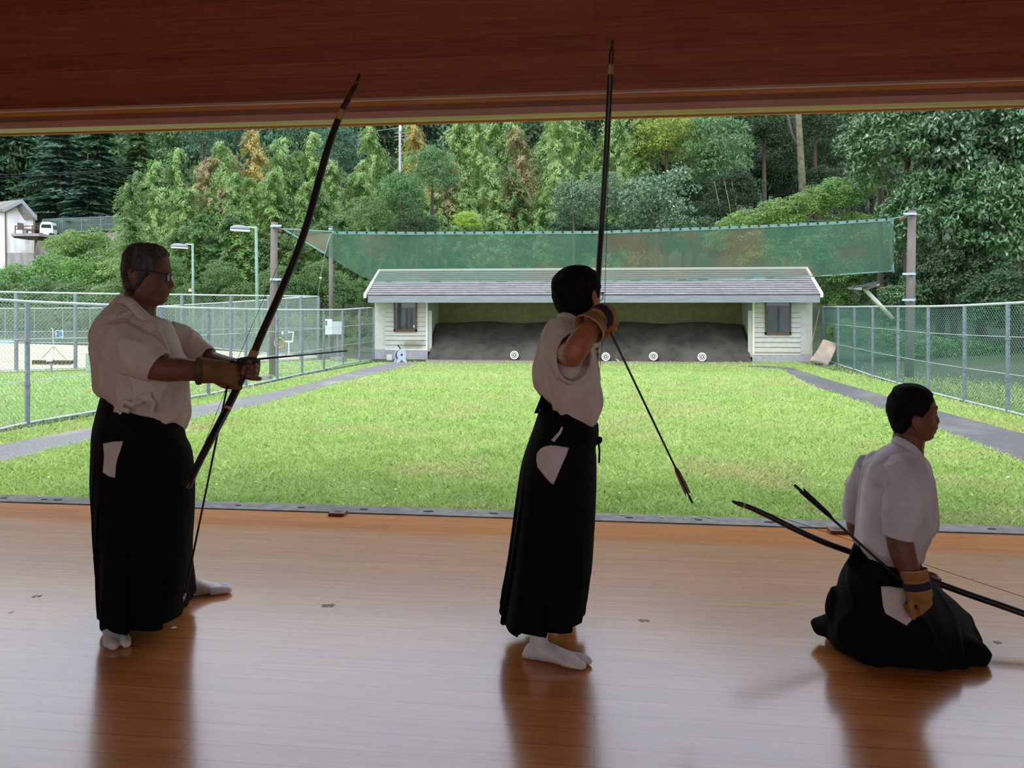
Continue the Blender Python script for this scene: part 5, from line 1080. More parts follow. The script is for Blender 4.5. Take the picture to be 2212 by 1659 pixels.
b = MB(); loft(b, [ering(266, 634, 326, 688, dA, .080), ering(247, 650, 348, 692, dA, .125), ering(217, 680, 370, 702, dA, .19), ering(197, 715, 381, 727, dA, .215), ering(194, 748, 392, 752, dA, .22), ering(198, 785, 402, 790, dA, .215), ering(201, 820, 409, 830, dA, .21), ering(204, 842, 412, 868, dA, .205), ering(218, 858, 410, 893, dA, .185), ering(222, 880, 404, 908, dA, .17), ering(224, 905, 398, 925, dA, .16)], 4)
def sleeve(mb, P, ends, n=24):                      # P: (px, py, d, radius), open cuff turned back inside
    C = spl([tuple(at(x, y, d))+(r,) for x, y, d, r in P], 6); pts = [Vector(c[:3]) for c in C]; rs = [float(c[3]) for c in C]
    t = (pts[-1]-pts[-2]).normalized(); CUFFS.append(pts[-1].copy()); r9 = rs[-1]; pts += [pts[-1]+t*.004, pts[-1]-t*.004, pts[-1]-t*.07, pts[-1]-t*.15]; rs += [r9-.004, r9-.0095, r9*.84, r9*.62]
    ref = Vector(ends) if ends is not None else None; vs = []
    a0 = None
    for i in range(len(pts)):
        T_ = (pts[min(i+1, len(C)-1)]-pts[max(min(i, len(C)-1)-1, 0)]).normalized(); a = (UP-T_*UP.dot(T_)).normalized(); c = T_.cross(a)
        for j in range(n):
            th = 2*math.pi*j/n; vs.append(pts[i]+a*rs[i]*math.cos(th)*(ref.x if ref else 1)+c*rs[i]*math.sin(th)*(ref.y if ref else 1))
    mb.rings(vs, len(pts), n)
me = bake(b, 'jacket', .0048, 4); wrinkle(me, .010, 9, (1, 1, .5), 2.0, .006, .8); JA = put(me, 'jacket', M_gi, PA)
def sleeves(par, m, seed, *L_):
    for i, (P, e) in enumerate(L_):
        b = MB(); sleeve(b, P, e); me = bake(b, 'sleeve', .0045, 3); wrinkle(me, .008, 9, (1, 1, .7), seed+i*7, .003, .8); put(me, 'sleeve', m, par)
sleeves(PA, M_gi, 21, ([(252, 726, 3.07, .078), (272, 746, 3.01, .096), (306, 770, 2.975, .092), (344, 793, 2.965, .068)], (1, .95, 0)), ([(362, 732, 3.36, .085), (395, 742, 3.39, .075), (425, 756, 3.385, .056), (450, 769, 3.36, .044)], (1, 1, 0)))
nA = lambda p: (p-at(300, p and 720, dA)).normalized()
colP = [at(259, 648, 3.11), at(275, 650, 3.07), at(293, 666, 3.05), at(312, 688, 3.035), at(329, 710, 3.02), at(345, 736, 3.00), at(356, 768, 2.985)]
ribbon([Vector(q) for q in spl([tuple(p) for p in colP], 4)], .044, .014, 'collar', M_gi, PA, lambda p: Vector(-FW*.85+RT*.35+UP*.25))
colP = [at(262, 645, 3.2), at(282, 640, 3.30), at(318, 672, 3.31), at(338, 690, 3.26), at(352, 712, 3.18), at(360, 738, 3.10)]
ribbon([Vector(q) for q in spl([tuple(p) for p in colP], 4)], .036, .010, 'collar', M_gi, PA, lambda p: Vector(-FW*.2+RT*.8+UP*.45))
b = MB()     # side tie of the jacket
for P in (((300, 868, 2.985), (285, 874, 2.975), (268, 868, 2.98), (262, 882, 2.99), (280, 889, 2.985)), ((300, 868, 2.985), (318, 862, 2.98), (332, 870, 2.985), (326, 890, 2.99)), ((298, 868, 2.98), (302, 858, 2.98), (328, 852, 2.98))):
    C = spl([tuple(at(*q)) for q in P], 5); b.tube(C, .011, 8, flat=(.45, -FW))
b.ball(at(300, 868, 2.975), (.018, .014, .014)); put(bake(b, 'side_tie', .004, 2), 'side_tie', M_gi, PA)
b = MB(); R_ = [ering(217, 852, 400, 905, dA, .175), ering(209, 890, 398, 928, dA, .182), ering(198, 930, 405, 948, dA, .19, .95), qring(975, dA, (193, 3.0), (416, 3.02), (416, 3.39), (196, 3.38), .9), qring(1035, dA, (188, 2.98), (420, 3.02), (422, 3.42), (200, 3.38), .82),
    qring(1105, dA, (188, 2.95), (416, 3.0), (421, 3.44), (210, 3.40), .75), qring(1200, dA, (194, 2.92), (398, 2.96), (421, 3.45), (225, 3.42), .68), qring(1280, dA, (199, 2.90), (376, 2.93), (434, 3.46), (240, 3.42), .6), qring(1320, dA, (201, 2.89), (362, 2.92), (440, 3.47), (246, 3.42), .58, z=.075)]
loft(b, R_, 4); me = bake(b, 'hakama', .007, 2); pleat(me, .022, 16, .75, .1, at(310, 1000, dA)); HKA = put(me, 'hakama', M_hak, PA); HKAm = me
b = MB(); loft(b, [ering(215, 862, 401, 910, dA, .180), ering(207, 892, 400, 930, dA, .189), ering(198, 928, 404, 948, dA, .193)], 3, cap=False); o = put(b.mesh('belt', True), 'belt', M_belt, PA); o.modifiers.new('t', 'SOLIDIFY').thickness = .005
patch(HKAm, [(224, 958), (244, 954), (266, 953), (261, 972), (255, 988), (251, 1006), (249, 1032), (236, 1029), (223, 1020), (226, 985)], .006, 'inner_robe', M_inner, PA)
b = MB(); q = at(232, 1380, 3.09); q.z = 0; foot(b, q, RT*.64-FW*.77, .225, .10, .09, 1); put(bake(b, 'tabi', .004, 2), 'tabi', M_tabi, PA)
b = MB(); q = at(384, 1290, 3.46); q.z = 0; foot(b, q, RT*.95+FW*.30, .235, .09, .055, -1); put(bake(b, 'tabi', .004, 2), 'tabi', M_tabi, PA)
# right hand glove with long cuff
b = MB(); limb(b, [(428, 801, 3.005, .054), (440, 801, 3.01, .052), (462, 802, 3.03, .049), (480, 802, 3.045, .045), (494, 804, 3.055, .038), (500, 805, 3.06, .026)], 20)
hand(b, at(450, 803, 3.03), RT*.97-UP*.10+FW*.02, FW*.9-UP*.15, 1, (78, 92, 60), ((.8, .42, .35), (.95, .1, .3), (1, 0, .25)), 1.12, fr=.0105)
put(bake(b, 'glove', .0045, 3), 'glove', mat('worn_tan_deerskin', '#7d5831', '#6b4a28', 18, rough=.85), PA)
b = MB(); b.tube([at(427, 801, 3.005), at(431, 801, 3.006), at(436, 801, 3.01)], [.0565, .058, .0545], 24); b.tube([at(461, 802, 3.03), at(463, 802, 3.031)], [.050, .050], 24); put(b.mesh('glove_band', True), 'glove_band', M_tand, PA)
# dark finger glove over the thumb of the bow hand
b = MB(); limb(b, [(511, 781, 3.125, .012), (524, 780, 3.115, .017), (540, 779, 3.11, .017), (553, 779, 3.105, .013), (557, 780, 3.105, .007)], 12); put(bake(b, 'thumb_glove', .003, 2), 'thumb_glove', mat('dark_brown_leather', '#2a2018', '#1f1812', 20, rough=.7), PA)

# ---------------------------------------------------------------- bows and arrows
M_stave = mat('black_lacquer', '#100c0b', '#18110e', 8, rough=.35, spec=.5); M_grip = mat('tan_grip_leather', '#b0845c', '#9d724c', 30, rough=.7); M_red = mat('red_brown_lacquer', '#4a1a12', '#3a120c', 8, rough=.35); M_rattan = mat('pale_rattan', '#b98d55', '#a67a45', 40, rough=.5)
M_str = mat('bow_string', '#3a332c', rough=.7); M_shaft = mat('dark_arrow_shaft', '#1b1512', rough=.4); M_shaftb = mat('dark_bamboo_shaft', '#2c2a1e', rough=.4); M_tip = mat('steel_tip', '#9a958e', rough=.35, metal=.7); M_nock = mat('dark_nock', '#17241f', rough=.4)
def bow(P, lb, grip, bands, ends, string, r=.0145, red=0.0):
    """P: (px, py, depth) along the stave from the tip; bands: parameter ranges wrapped in pale rattan"""
    C = [Vector(c) for c in spl(px3(P), 10)]; m = len(C); e = empty('bow', sum(C, Vector())/m, lb, 'bow')
    prof = lambda f: r*(.80+.20*min(1, 4*min(f, 1-f)))*(1 if .008 < f < .992 else .6)
    def seg(f0, f1, k, name, mm):
        i0, i1 = int(f0*(m-1)), max(int(f0*(m-1))+1, int(round(f1*(m-1)))); MB().tube(C[i0:i1+1], [prof(i/(m-1))*k for i in range(i0, i1+1)], 12).build(name, mm, e, sm=True)
    if red: seg(0, red, 1, 'upper_tip', M_red)
    seg(red, 1, 1, 'stave', M_stave); seg(*grip, 1.13, 'grip', M_grip)
    for f0, f1 in bands: seg(f0, f1, 1.06, 'rattan_band', M_rattan)
    for p, q in ends: MB().tube([p, q], [r*.62, r*.34], 8).build('tip', M_red if red else M_stave, e, sm=True)
    MB().tube(string(C), .0011, 5).build('bowstring', M_str, e); return e, C
def arrow(nock, tip, lb, feather=None, cat='arrow', sh=M_shaft, f0=.04, fl=.14, roll=0.4, w=.012, r=.0042):
    a, b_ = Vector(nock), Vector(tip); t = (b_-a).normalized(); e = empty('arrow', a.lerp(b_, .5), lb, cat)
    MB().tube([a, b_], r, 8).build('shaft', sh, e, sm=True)
    MB().tube([b_-t*.02, b_, b_+t*.012], [r*1.15, r*1.1, r*.25], 8).build('point', M_tip, e, sm=True)
    MB().tube([a-t*.012, a+t*.022], [r*1.15, r*1.3], 8).build('nock', M_nock, e, sm=True)
    if feather is not None:
        u = t.orthogonal().normalized(); v = t.cross(u)
        for k in range(3):
            th = roll+2*math.pi*k/3; d = u*math.cos(th)+v*math.sin(th); p0 = a+t*f0
            P = [p0+d*r*.6, p0+d*w*1.1-t*.012, p0+t*fl*.3+d*w*1.05, p0+t*fl*.75+d*w*.85, p0+t*fl*.95+d*w*.3, p0+t*fl+d*r*.6]
            MB().prism([p-t.cross(d)*.0004 for p in P], t.cross(d)*.0008).build('feather', feather, e)
    return e
P = [(768, 186, 3.50), (757, 206, 3.49), (735, 248, 3.47), (712, 310, 3.44), (693, 375, 3.41), (668, 468, 3.36), (640, 550, 3.31), (602, 640, 3.24), (566, 720, 3.17), (546, 768, 3.135), (520, 822, 3.11), (492, 880, 3.05), (458, 945, 2.94), (428, 1003, 2.88), (404, 1056, 2.82)]
bow(P, 'tall black bow held tilted by the left archer, tip over the wooden header', (.632, .70), ((.135, .155), (.79, .795)), ((at(768, 186, 3.5), at(777, 160, 3.51)),), lambda C: [C[1], at(512, 779, 3.07), C[-2]], red=.135, r=.0165)
M_fthd = mat('dark_feather', '#2b2620', '#1d1915', 60, rough=.8, stretch=(1, 6, 6)); M_fthp = mat('grey_brown_feather', '#8b7a6c', '#776759', 60, rough=.8)
arrow(at(503, 781, 3.06), at(751, 757.5, 3.74), 'arrow nocked on the left archer\'s bow, pointing right over the fence')
arrow(at(497, 806, 3.045), at(397.5, 1293, 2.86), 'second arrow held by the left archer, hanging point down in front of his hakama')
# ---------------------------------------------------------------- middle archer at full draw, seen from behind
dB = 3.0
HB = Head([(572, 1247, 1253, .006, 0, 0, 0, 0, 1), (574.5, 1234, 1266, .032, 0, 0, 0, 0, 2), (579, 1226, 1273, .050, 0, 0, 0, 0, 2.5), (586, 1215, 1282, .068, 0, 0, 0, 0, 3), (597, 1204, 1290, .081, 0, 0, 0, .1, 3.5), (610, 1196, 1294, .087, 0, 0, 0, .8, 4), (622, 1195, 1295, .088, 0, .5, 0, 1.0, 4), (634, 1197, 1295, .086, 2, 4, 0, 1.2, 4),
           (642, 1199, 1297, .090, 6, 2, 0, 1.45, 3.5), (652, 1202, 1298, .089, 11, 0, 0, 1.65, 3), (660, 1206, 1297, .085, 2, 0, 3, 1.85, 3), (668, 1209, 1294, .078, 0, 0, 4, 2.0, 3), (675, 1212, 1290, .068, 0, 0, 1, 2.1, 2.5), (683, 1215, 1287, .058, 0, 0, 1.5, 2.25, 1.5), (690, 1220, 1276, .045, 0, 0, 0, None, 0), (695, 1228, 1262, .022, 0, 0, 0, None, 0)], dB, 52, 1245)
b = MB(); HB.skin(b); HB.ear(b, -.008, -.088, 646); HB.ear(b, .006, .086, 646)
limb(b, [(1240, 655, dB+.01, .058), (1236, 690, dB, .060), (1232, 730, dB, .075)])
loft(b, [ering(1195, 740, 1270, 745, dB, .10), ering(1180, 770, 1278, 775, dB, .15), ering(1178, 830, 1282, 835, dB, .15), ering(1182, 890, 1284, 900, dB, .14), ering(1178, 960, 1280, 962, dB, .15), ering(1180, 1010, 1276, 1010, dB, .13)], 3)
limb(b, [(1213, 742, 2.97, .070), (1224, 758, 2.84, .056), (1236, 766, 2.70, .047), (1240, 762, 2.655, .044), (1248, 748, 2.655, .046), (1263, 727, 2.68, .044), (1280, 705, 2.71, .035), (1292, 692, 2.725, .029)], 16)
limb(b, [(1232, 735, 3.08, .06), (1262, 722, 3.30, .045), (1280, 708, 3.52, .036), (1288, 702, 3.74, .026)])
hand(b, at(1289, 702, 3.74), FW*.95+RT*.1, RT*.9-FW*.1, 1, (60, 90, 60), ((.85, .35, .2), (.98, .05, .12), (1, -.08, .0)), 1.0)
hand(b, at(1291, 693, 2.73), RT*.38+UP*.0+FW*.92, RT*.5-FW*.3-UP*.8, -1, (75, 95, 60), ((.8, .4, .35), (.95, .1, .2), (1, 0, .1)), .95)
limb(b, [(1210, 990, 2.94, .085), (1190, 1180, 2.90, .055), (1160, 1300, 2.88, .036), (1156, 1330, 2.875, .034)]); limb(b, [(1240, 990, 3.08, .085), (1235, 1180, 3.16, .055), (1222, 1320, 3.25, .040)])
PB = person(bake(b, 'person', .004, 2), M_skinB, 'person with thick black hair seen from behind in white jacket, drawing an upright black bow')
put(HB.hair(4), 'hair', M_hairk, PB); child_eye(HB, PB, .085, .027, 640, M_skinB)
glasses(HB, PB, .108, .034, 641, .026, .017, 0.004, .088, 634)
b = MB(); loft(b, [ering(1211, 682, 1252, 700, dB, .072), ering(1194, 700, 1266, 708, dB, .125), ering(1171, 728, 1278, 728, dB, .185), ering(1160, 764, 1285, 762, dB, .20), ering(1153, 800, 1291, 795, dB, .20), ering(1156, 828, 1295, 828, dB, .195), ering(1162, 844, 1299, 860, dB, .185), ering(1175, 860, 1298, 882, dB, .168), ering(1182, 882, 1289, 910, dB, .15), ering(1186, 905, 1282, 928, dB, .135)], 4)
sleeves(PB, M_gi, 41, ([(1206, 742, 3.01, .09), (1216, 753, 2.92, .108), (1228, 764, 2.84, .104), (1240, 772, 2.755, .088)], (1.16, .80, 0)), ([(1240, 735, 3.08, .09), (1258, 728, 3.22, .075), (1272, 720, 3.36, .055)], (1, 1, 0)))
me = bake(b, 'jacket', .0048, 3); wrinkle(me, .010, 8.5, (1, 1, .45), 5.0, .005, .8); put(me, 'jacket', M_gi, PB)
C = spl(px3([(1252, 708, 2.935), (1246, 694, 2.93), (1232, 686, 2.915), (1218, 682, 2.94), (1208, 680, 3.0), (1212, 676, 3.07), (1226, 676, 3.10)]), 5)
ribbon(C, .036, .008, 'collar', M_gi, PB, lambda p: (p-at(1236, 690, 3.01)).normalized()+UP*.25)
b = MB(); R_ = [ering(1173, 852, 1292, 917, dB, .158), ering(1166, 885, 1292, 930, dB, .165), ering(1152, 925, 1290, 952, dB, .175), ering(1140, 958, 1287, 968, dB, .18), ering(1127, 1000, 1289, 1000, dB, .19, .95), qring(1060, dB, (1116, 2.83), (1287, 2.85), (1288, 3.22), (1120, 3.2), .85), qring(1140, dB, (1105, 2.80), (1281, 2.82), (1284, 3.28), (1112, 3.26), .75),
    qring(1220, dB, (1093, 2.77), (1274, 2.79), (1279, 3.32), (1104, 3.3), .68), qring(1285, dB, (1082, 2.74), (1262, 2.76), (1272, 3.35), (1094, 3.32), .62), qring(1335, dB, (1076, 2.73), (1256, 2.75), (1268, 3.36), (1090, 3.34), .6, z=.135)]
loft(b, R_, 4); me = bake(b, 'hakama', .007, 2); pleat(me, .022, 16, .75, .1, at(1190, 1000, dB)); HKBm = me; put(me, 'hakama', M_hak, PB)
b = MB(); loft(b, [ering(1178, 872, 1293, 918, dB, .164), ering(1164, 890, 1293.5, 934, dB, .172), ering(1153, 922, 1292, 957, dB, .179)], 3, cap=False); o = put(b.mesh('belt', True), 'belt', M_belt, PB); o.modifiers.new('t', 'SOLIDIFY').thickness = .005
b = MB(); b.ball(at(1294, 951, 2.99), (.013, .02, .014)); b.ball(at(1296, 949, 2.96), (.010, .014, .011)); b.tube([at(1293, 955, 2.95), at(1295, 975, 2.945), at(1294, 1000, 2.94)], .004, 6); b.build('belt_knot', M_belt, PB, sm=True)
V = [at(1174, 853, 2.94), at(1178, 853, 3.06), at(1164, 893, 3.08), at(1158, 893, 2.90)]; MB().prism([v-RT*.002 for v in V], -RT*.006-FW*.001).build('back_board', M_hak, PB)
patch(HKBm, [(1160.6, 980), (1169, 969), (1178, 964.5), (1190, 962), (1203, 962.5), (1215, 965), (1229, 967), (1222, 986), (1213, 1006), (1204, 1027), (1195.6, 1046), (1188.6, 1042), (1175, 1026), (1162, 1009), (1159.5, 995)], .006, 'inner_robe', M_inner, PB)
patch(HKBm, [(1213, 921.5), (1217, 923), (1212, 936), (1197.5, 955), (1191, 951), (1208, 932)], .012, 'white_tie', M_inner, PB)
q = at(1133, 1410, 2.86); q.z = 0; b = MB(); foot(b, q, RT*.94-FW*.33, .255, .10, .22, 1); put(bake(b, 'tabi', .004, 2), 'tabi', M_tabi, PB)
q = at(1165, 1400, 3.26); q.z = 0; b = MB(); foot(b, q, RT*.6+FW*.75, .24, .09, .12, -1); put(bake(b, 'tabi', .004, 2), 'tabi', M_tabi, PB)
# glove of the drawing hand: flared cuff, purple strap, tan fingers
AX = [(1274, 708, 2.70, .050), (1282, 699, 2.715, .046), (1292, 690, 2.73, .045), (1303, 683, 2.745, .044), (1313, 681, 2.765, .040), (1321, 684, 2.78, .030), (1325, 688, 2.79, .018)]
b = MB(); limb(b, AX[2:], 22)
hand(b, at(1292, 691, 2.735), RT*.38+UP*.0+FW*.92, RT*.5-FW*.3-UP*.8, -1, (75, 95, 60), ((.8, .42, .3), (.95, .1, .2), (1, 0, .1)), 1.06, fr=.0105)
put(bake(b, 'glove', .004, 3), 'glove', M_tan, PB)
C = [Vector(c) for c in spl(px3([(a, b_, d) for a, b_, d, r in AX]), 6)]
def around(C, i, r, w, name, m, par, n=28, e=(1, 1)):
    T_ = (C[i+1]-C[i-1]).normalized(); mb = MB(); mb.tube([C[i]-T_*w/2, C[i]-T_*w/4, C[i]+T_*w/4, C[i]+T_*w/2], [r*.97, r, r, r*.97], n); return mb.build(name, m, par, sm=True)
around(C, 16, .0485, .032, 'glove_strap', M_purp, PB)
b = MB()
T_ = (C[3]-C[0]).normalized()
def cone(c0, c1, r0, r1, th, name, m, par, n=28):
    a = c1-c0; u = a.orthogonal().normalized(); v = a.normalized().cross(u); vs = []
    for c, r in ((c0, r0), (c1, r1), (c1, r1-th), (c0, r0-th), (c0, r0)):
        vs += [c+u*r*math.cos(2*math.pi*k/n)+v*r*math.sin(2*math.pi*k/n) for k in range(n)]
    return MB().rings(vs, 5, n, False).build(name, m, par, sm=True)
cone(C[1]-T_*.012, C[8], .0625, .050, .003, 'glove_cuff', M_tan, PB); cone(C[1]-T_*.014, C[1]-T_*.010, .064, .0635, .003, 'cuff_rim', M_cuff, PB)
b = MB(); b.ball(at(1301, 702, 2.72), (.026, .02, .016)); b.prism([at(1296, 708, 2.715), at(1310, 706, 2.715), at(1306, 721, 2.71), at(1303, 724, 2.71)], FW*.008); b.build('strap_end', M_purp, PB)
P = [(1322, 102, 3.84), (1319, 150, 3.86), (1316, 210, 3.885), (1311.5, 300, 3.915), (1306, 390, 3.93), (1299.5, 490, 3.93), (1294, 570, 3.90), (1290, 640, 3.86), (1287.5, 700, 3.84), (1287, 745, 3.86), (1286.5, 800, 3.88), (1285, 870, 3.88), (1282, 930, 3.86), (1279, 985, 3.82)]
bow(P, 'tall upright black bow drawn by the middle archer, red brown tip before the header', (.64, .70), ((.068, .093), (.708, .713)), ((at(1322, 102, 3.84), at(1323.5, 86, 3.835)),), lambda C: [C[1], at(1305, 697, 2.77), C[-2]], red=.07, r=.0155)
arrow(at(1306, 694, 2.76), at(1288, 694, 3.86), 'arrow nocked on the upright bow beside the middle archer\'s cheek')
arrow(at(1493, 1081, 3.10), at(1311, 701, 2.77), 'second arrow held by the middle archer, pale feathers hanging down over the lawn', M_fthp, sh=M_shaftb, f0=.05, fl=.15, roll=.9, w=.0135)
# ---------------------------------------------------------------- right archer kneeling
dC = 2.93
HC = Head([(828, 1961, 1975, .010, 0, 0, 0, 0, 1), (831, 1948, 1988, .040, 0, 0, 0, 0, 1), (838, 1935, 2000, .062, 0, 0, 0, 0, 1.2), (848, 1927, 2011, .071, 0, 0, 0, 0, 1.3), (860, 1921, 2018, .076, 0, 0, 0, .6, 1.4), (872, 1917, 2022, .078, 0, 0, 0, .95, 1.4), (879, 1915.5, 2024, .079, 0, 1, 2, 1.05, 1.4),
           (886, 1915.5, 2023, .079, 1, 5, 0, 1.2, 1.4), (893, 1916.5, 2021, .078, 4, 3, 0, 1.3, 1.4), (901, 1918.5, 2020, .076, 9.5, .5, 0, 1.5, 1.3), (907, 1920.5, 2019.5, .075, 11.5, 0, 0, 1.65, 1.2), (912, 1922.5, 2020, .073, 7, 0, 2, 1.8, 1.1), (917, 1924.5, 2020, .071, .5, 0, 5, 1.9, 1), (922, 1926.5, 2019.5, .069, 0, 0, 7.5, 2.0, 1), (926, 1928, 2019, .067, 0, 0, 3.5, 2.1, .8),
           (930, 1929.5, 2018, .065, 0, 0, 5.5, 2.2, .7), (936, 1932, 2016.5, .060, 0, 0, 1, 2.35, .5), (942, 1936, 2015, .053, 0, 0, 2.5, 2.6, .2), (948, 1942, 2009, .041, 0, 0, 1, None, 0), (952, 1950, 1998, .02, 0, 0, 0, None, 0)], dC, -19, 1968)
b = MB(); HC.skin(b); HC.ear(b, .010, -.079, 908, .055); HC.ear(b, .010, .079, 908, .055)
limb(b, [(1964, 915, dC, .056), (1963, 945, dC, .057), (1959, 975, dC, .060), (1952, 1015, dC, .075)])
loft(b, [ering(1895, 1010, 1990, 1015, dC, .12), ering(1880, 1040, 2000, 1045, dC, .15), ering(1872, 1100, 2008, 1105, dC, .15), ering(1866, 1160, 1996, 1165, dC, .145), ering(1858, 1220, 1988, 1225, dC, .15), ering(1846, 1280, 1996, 1280, dC, .15), ering(1850, 1330, 1990, 1330, dC, .13)], 3)
limb(b, [(1948, 1022, 2.80, .060), (1944, 1080, 2.765, .054), (1942, 1150, 2.745, .047), (1948, 1185, 2.735, .046), (1960, 1222, 2.72, .040), (1972, 1246, 2.71, .032), (1978, 1258, 2.705, .029)])
limb(b, [(1900, 1022, 3.08, .058), (1868, 1080, 3.14, .050), (1852, 1135, 3.18, .044), (1880, 1180, 3.22, .038), (1930, 1222, 3.24, .032), (1972, 1240, 3.22, .027)])
hand(b, at(1976, 1242, 3.22), RT*.9-UP*.3, -FW*.85-UP*.2, -1, (62, 88, 58), ((.85, .35, .2), (.98, .05, .12), (1, -.08, .0)), .95)
hand(b, at(1977, 1258, 2.705), RT*.42-UP*.9-FW*.05, FW*.75-RT*.5, 1, (48, 72, 50), ((.8, .4, .35), (.95, .1, .25), (1, 0, .2)), .95)
limb(b, [(1905, 1320, 2.90, .075), (2010, 1365, 2.88, .065), (2080, 1405, 2.86, .045)]); limb(b, [(1905, 1320, 3.02, .085), (2010, 1350, 3.02, .075), (2090, 1385, 3.02, .055)])
limb(b, [(2080, 1425, 2.84, .042), (1960, 1400, 2.9, .042), (1850, 1385, 2.96, .038)]); limb(b, [(2080, 1395, 3.0, .042), (1960, 1385, 3.02, .042), (1850, 1375, 3.04, .038)])
PC = person(bake(b, 'person', .0036, 1), M_skinC, 'person kneeling at the right in white short sleeved jacket and black hakama, facing right')
put(HC.hair(7), 'hair', M_hairk, PC); child_eye(HC, PC, .087, .026, 888, M_skinC)
b = MB(); b.tube([HC.loc(.083+.014*(1-q*q), q*.021, 925) for q in np.linspace(-1, 1, 7)], [.001, .003, .0035, .0035, .0035, .003, .001], 6); b.build('mouth', M_lip, PC, sm=True)
b = MB(); loft(b, [ering(1935, 946, 1987, 985, dC, .070), ering(1922, 962, 1990, 990, dC, .105), ering(1895, 978, 1997, 1000, dC, .165), ering(1869, 1000, 2008, 1016, dC, .195), ering(1863, 1030, 2013, 1038, dC, .20), ering(1858, 1065, 2018, 1075, dC, .195), ering(1853, 1105, 2022, 1113, dC, .19), ering(1851, 1138, 2022, 1142, dC, .185), ering(1848, 1160, 2004, 1171, dC, .18), ering(1856, 1172, 1996, 1196, dC, .165), ering(1860, 1180, 1985, 1207, dC, .155), ering(1864, 1192, 1978, 1214, dC, .145)], 4)
sleeves(PC, M_gic, 61, ([(1952, 1008, 2.82, .07), (1955, 1038, 2.765, .080), (1952, 1085, 2.735, .074), (1946, 1130, 2.73, .064), (1941, 1160, 2.73, .055)], (1, 1, 0)), ([(1895, 1015, 3.06, .08), (1872, 1050, 3.12, .075), (1856, 1090, 3.16, .065), (1848, 1122, 3.18, .055)], (1, 1, 0)))
me = bake(b, 'jacket', .0048, 3); wrinkle(me, .011, 9, (1, 1, .4), 11.0, .006, .8); put(me, 'jacket', M_gic, PC)
C = spl(px3([(1993, 1010, 2.90), (1988, 990, 2.875), (1972, 970, 2.855), (1952, 957, 2.86), (1936, 950, 2.89), (1932, 947, 2.94), (1940, 949, 2.995), (1960, 955, 3.01)]), 5)
ribbon(C, .036, .008, 'collar', M_gic, PC, lambda p: (p-at(1962, 965, dC)).normalized()+UP*.2)
b = MB(); R_ = [ering(1852, 1172, 1984, 1206, dC, .15), ering(1838, 1200, 1990, 1222, dC, .165), ering(1818, 1236, 2003, 1246, dC, .20), qring(1268, dC, (1806, 2.76), (2012, 2.74), (2012, 3.14), (1810, 3.14), .9), qring(1300, dC, (1800, 2.74), (2044, 2.72), (2048, 3.16), (1800, 3.16), .85), qring(1332, dC, (1800, 2.74), (2078, 2.71), (2082, 3.17), (1790, 3.17), .8),
    qring(1362, dC, (1806, 2.75), (2104, 2.71), (2104, 3.17), (1772, 3.16), .78), qring(1388, dC, (1822, 2.76), (2122, 2.71), (2118, 3.16), (1764, 3.15), .76), qring(1402, dC, (1834, 2.78), (2134, 2.71), (2122, 3.14), (1758, 3.12), .76, z=.012)]
loft(b, R_, 4)
for P in (((1812, 1276, 2.90, .03), (1803, 1300, 2.92, .034), (1806, 1325, 2.92, .04), (1830, 1345, 2.92, .05)), ((1762, 1356, 3.02, .028), (1790, 1352, 2.98, .045), (1830, 1350, 2.92, .06)), ((2136, 1428, 2.80, .030), (2110, 1412, 2.82, .05), (2080, 1400, 2.84, .06))): limb(b, P)
me = bake(b, 'hakama', .007, 4); wrinkle(me, .010, 4.5, (1, 1, 1), 3.3, .004, 2); 
for v in me.vertices: v.co.z = max(v.co.z, .001)
put(me, 'hakama', M_hak, PC); HKCm = me
b = MB(); loft(b, [ering(1851, 1178, 1985, 1208, dC, .157), ering(1840, 1202, 1990, 1222, dC, .171), ering(1834, 1214, 1993, 1231, dC, .18)], 3, cap=False); o = put(b.mesh('belt', True), 'belt', M_belt, PC); o.modifiers.new('t', 'SOLIDIFY').thickness = .005
V = [at(1850, 1178, 2.84), at(1850, 1178, 3.0), at(1834, 1216, 3.02), at(1834, 1218, 2.83)]; MB().prism(V, -RT*.008).build('back_board', M_hak, PC)
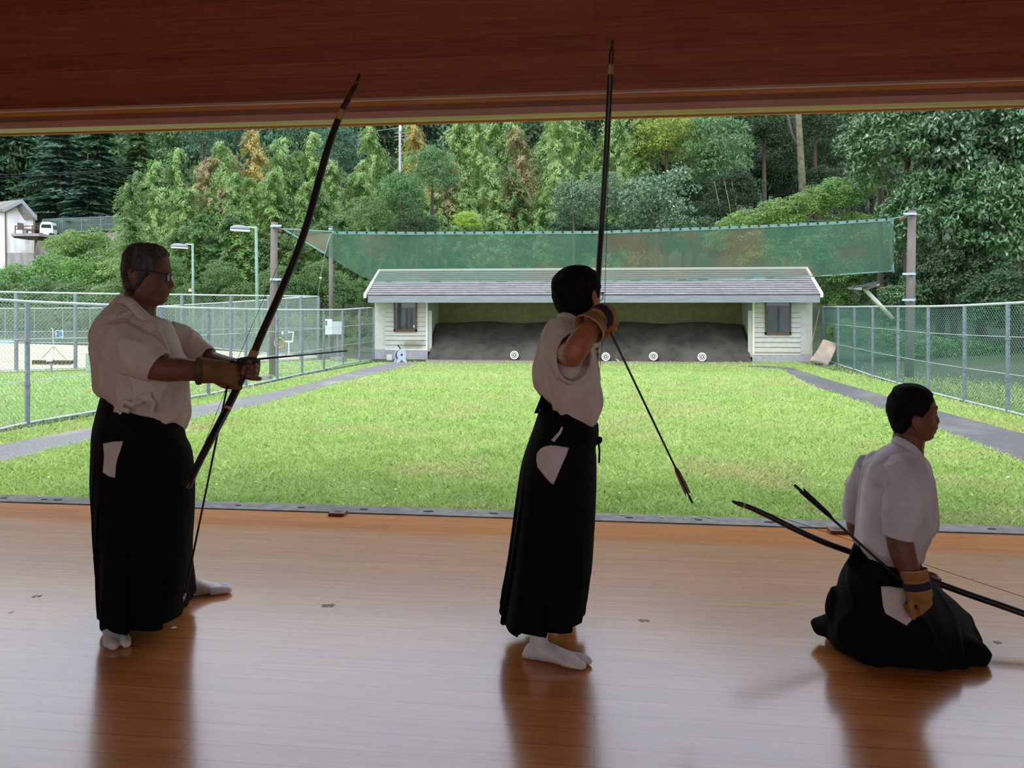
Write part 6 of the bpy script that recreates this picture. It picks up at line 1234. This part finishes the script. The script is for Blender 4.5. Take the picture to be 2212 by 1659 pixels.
patch(HKCm, [(1903, 1267), (1920, 1267), (1940, 1270), (1957.5, 1271), (1970, 1285), (1980, 1297), (1984.5, 1310), (1983, 1322), (1971, 1336), (1957.5, 1351), (1935, 1338), (1912, 1324.6), (1907, 1308), (1905, 1292)], .006, 'inner_robe', M_inner, PC)
AX = [(1972, 1230, 2.712, .046), (1975, 1243, 2.708, .046), (1979, 1258, 2.703, .045), (1983, 1272, 2.70, .044), (1988, 1286, 2.70, .042), (1991, 1295, 2.70, .033), (1992, 1300, 2.70, .018)]
b = MB(); limb(b, AX[1:], 22); hand(b, at(1979, 1260, 2.703), RT*.38-UP*.92-FW*.05, FW*.75-RT*.5, 1, (50, 72, 50), ((.8, .42, .35), (.95, .1, .25), (1, 0, .2)), 1.0, fr=.0105); put(bake(b, 'glove', .004, 3), 'glove', M_tan, PC)
C = [Vector(c) for c in spl(px3([(a, b_, d) for a, b_, d, r in AX]), 6)]
cone(C[0], C[9], .048, .047, .003, 'glove_cuff', M_tan, PC); cone(C[0]-(C[1]-C[0])*.6, C[0]+(C[1]-C[0])*.4, .0492, .0488, .003, 'cuff_rim', M_cuff, PC); around(C, 14, .0485, .026, 'glove_strap', M_purp, PC)
P = [(1590, 1086, 3.42), (1612, 1093, 3.41), (1634, 1102, 3.40), (1670, 1119, 3.38), (1720, 1144, 3.35), (1780, 1171, 3.32), (1840, 1193, 3.29), (1900, 1216, 3.26), (1965, 1239, 3.22), (2024, 1259, 3.18), (2090, 1283, 3.12), (2160, 1307, 3.05), (2250, 1338, 2.97), (2350, 1366, 2.88), (2450, 1386, 2.80), (2540, 1396, 2.73)]
bow(P, 'black bow held low across the hip of the kneeling archer', (.42, .475), ((.05, .058), (.475, .482)), ((at(1590, 1086, 3.42), at(1581, 1082, 3.425)),), lambda C: [C[1], C[-2]])
arrow(at(1721, 1052, 2.86), at(1998, 1300, 2.68), 'arrow with dark feathers held by the kneeling archer, slanting up behind his back', M_fthd, f0=.03, fl=.15, roll=.5, w=.0135, r=.005)
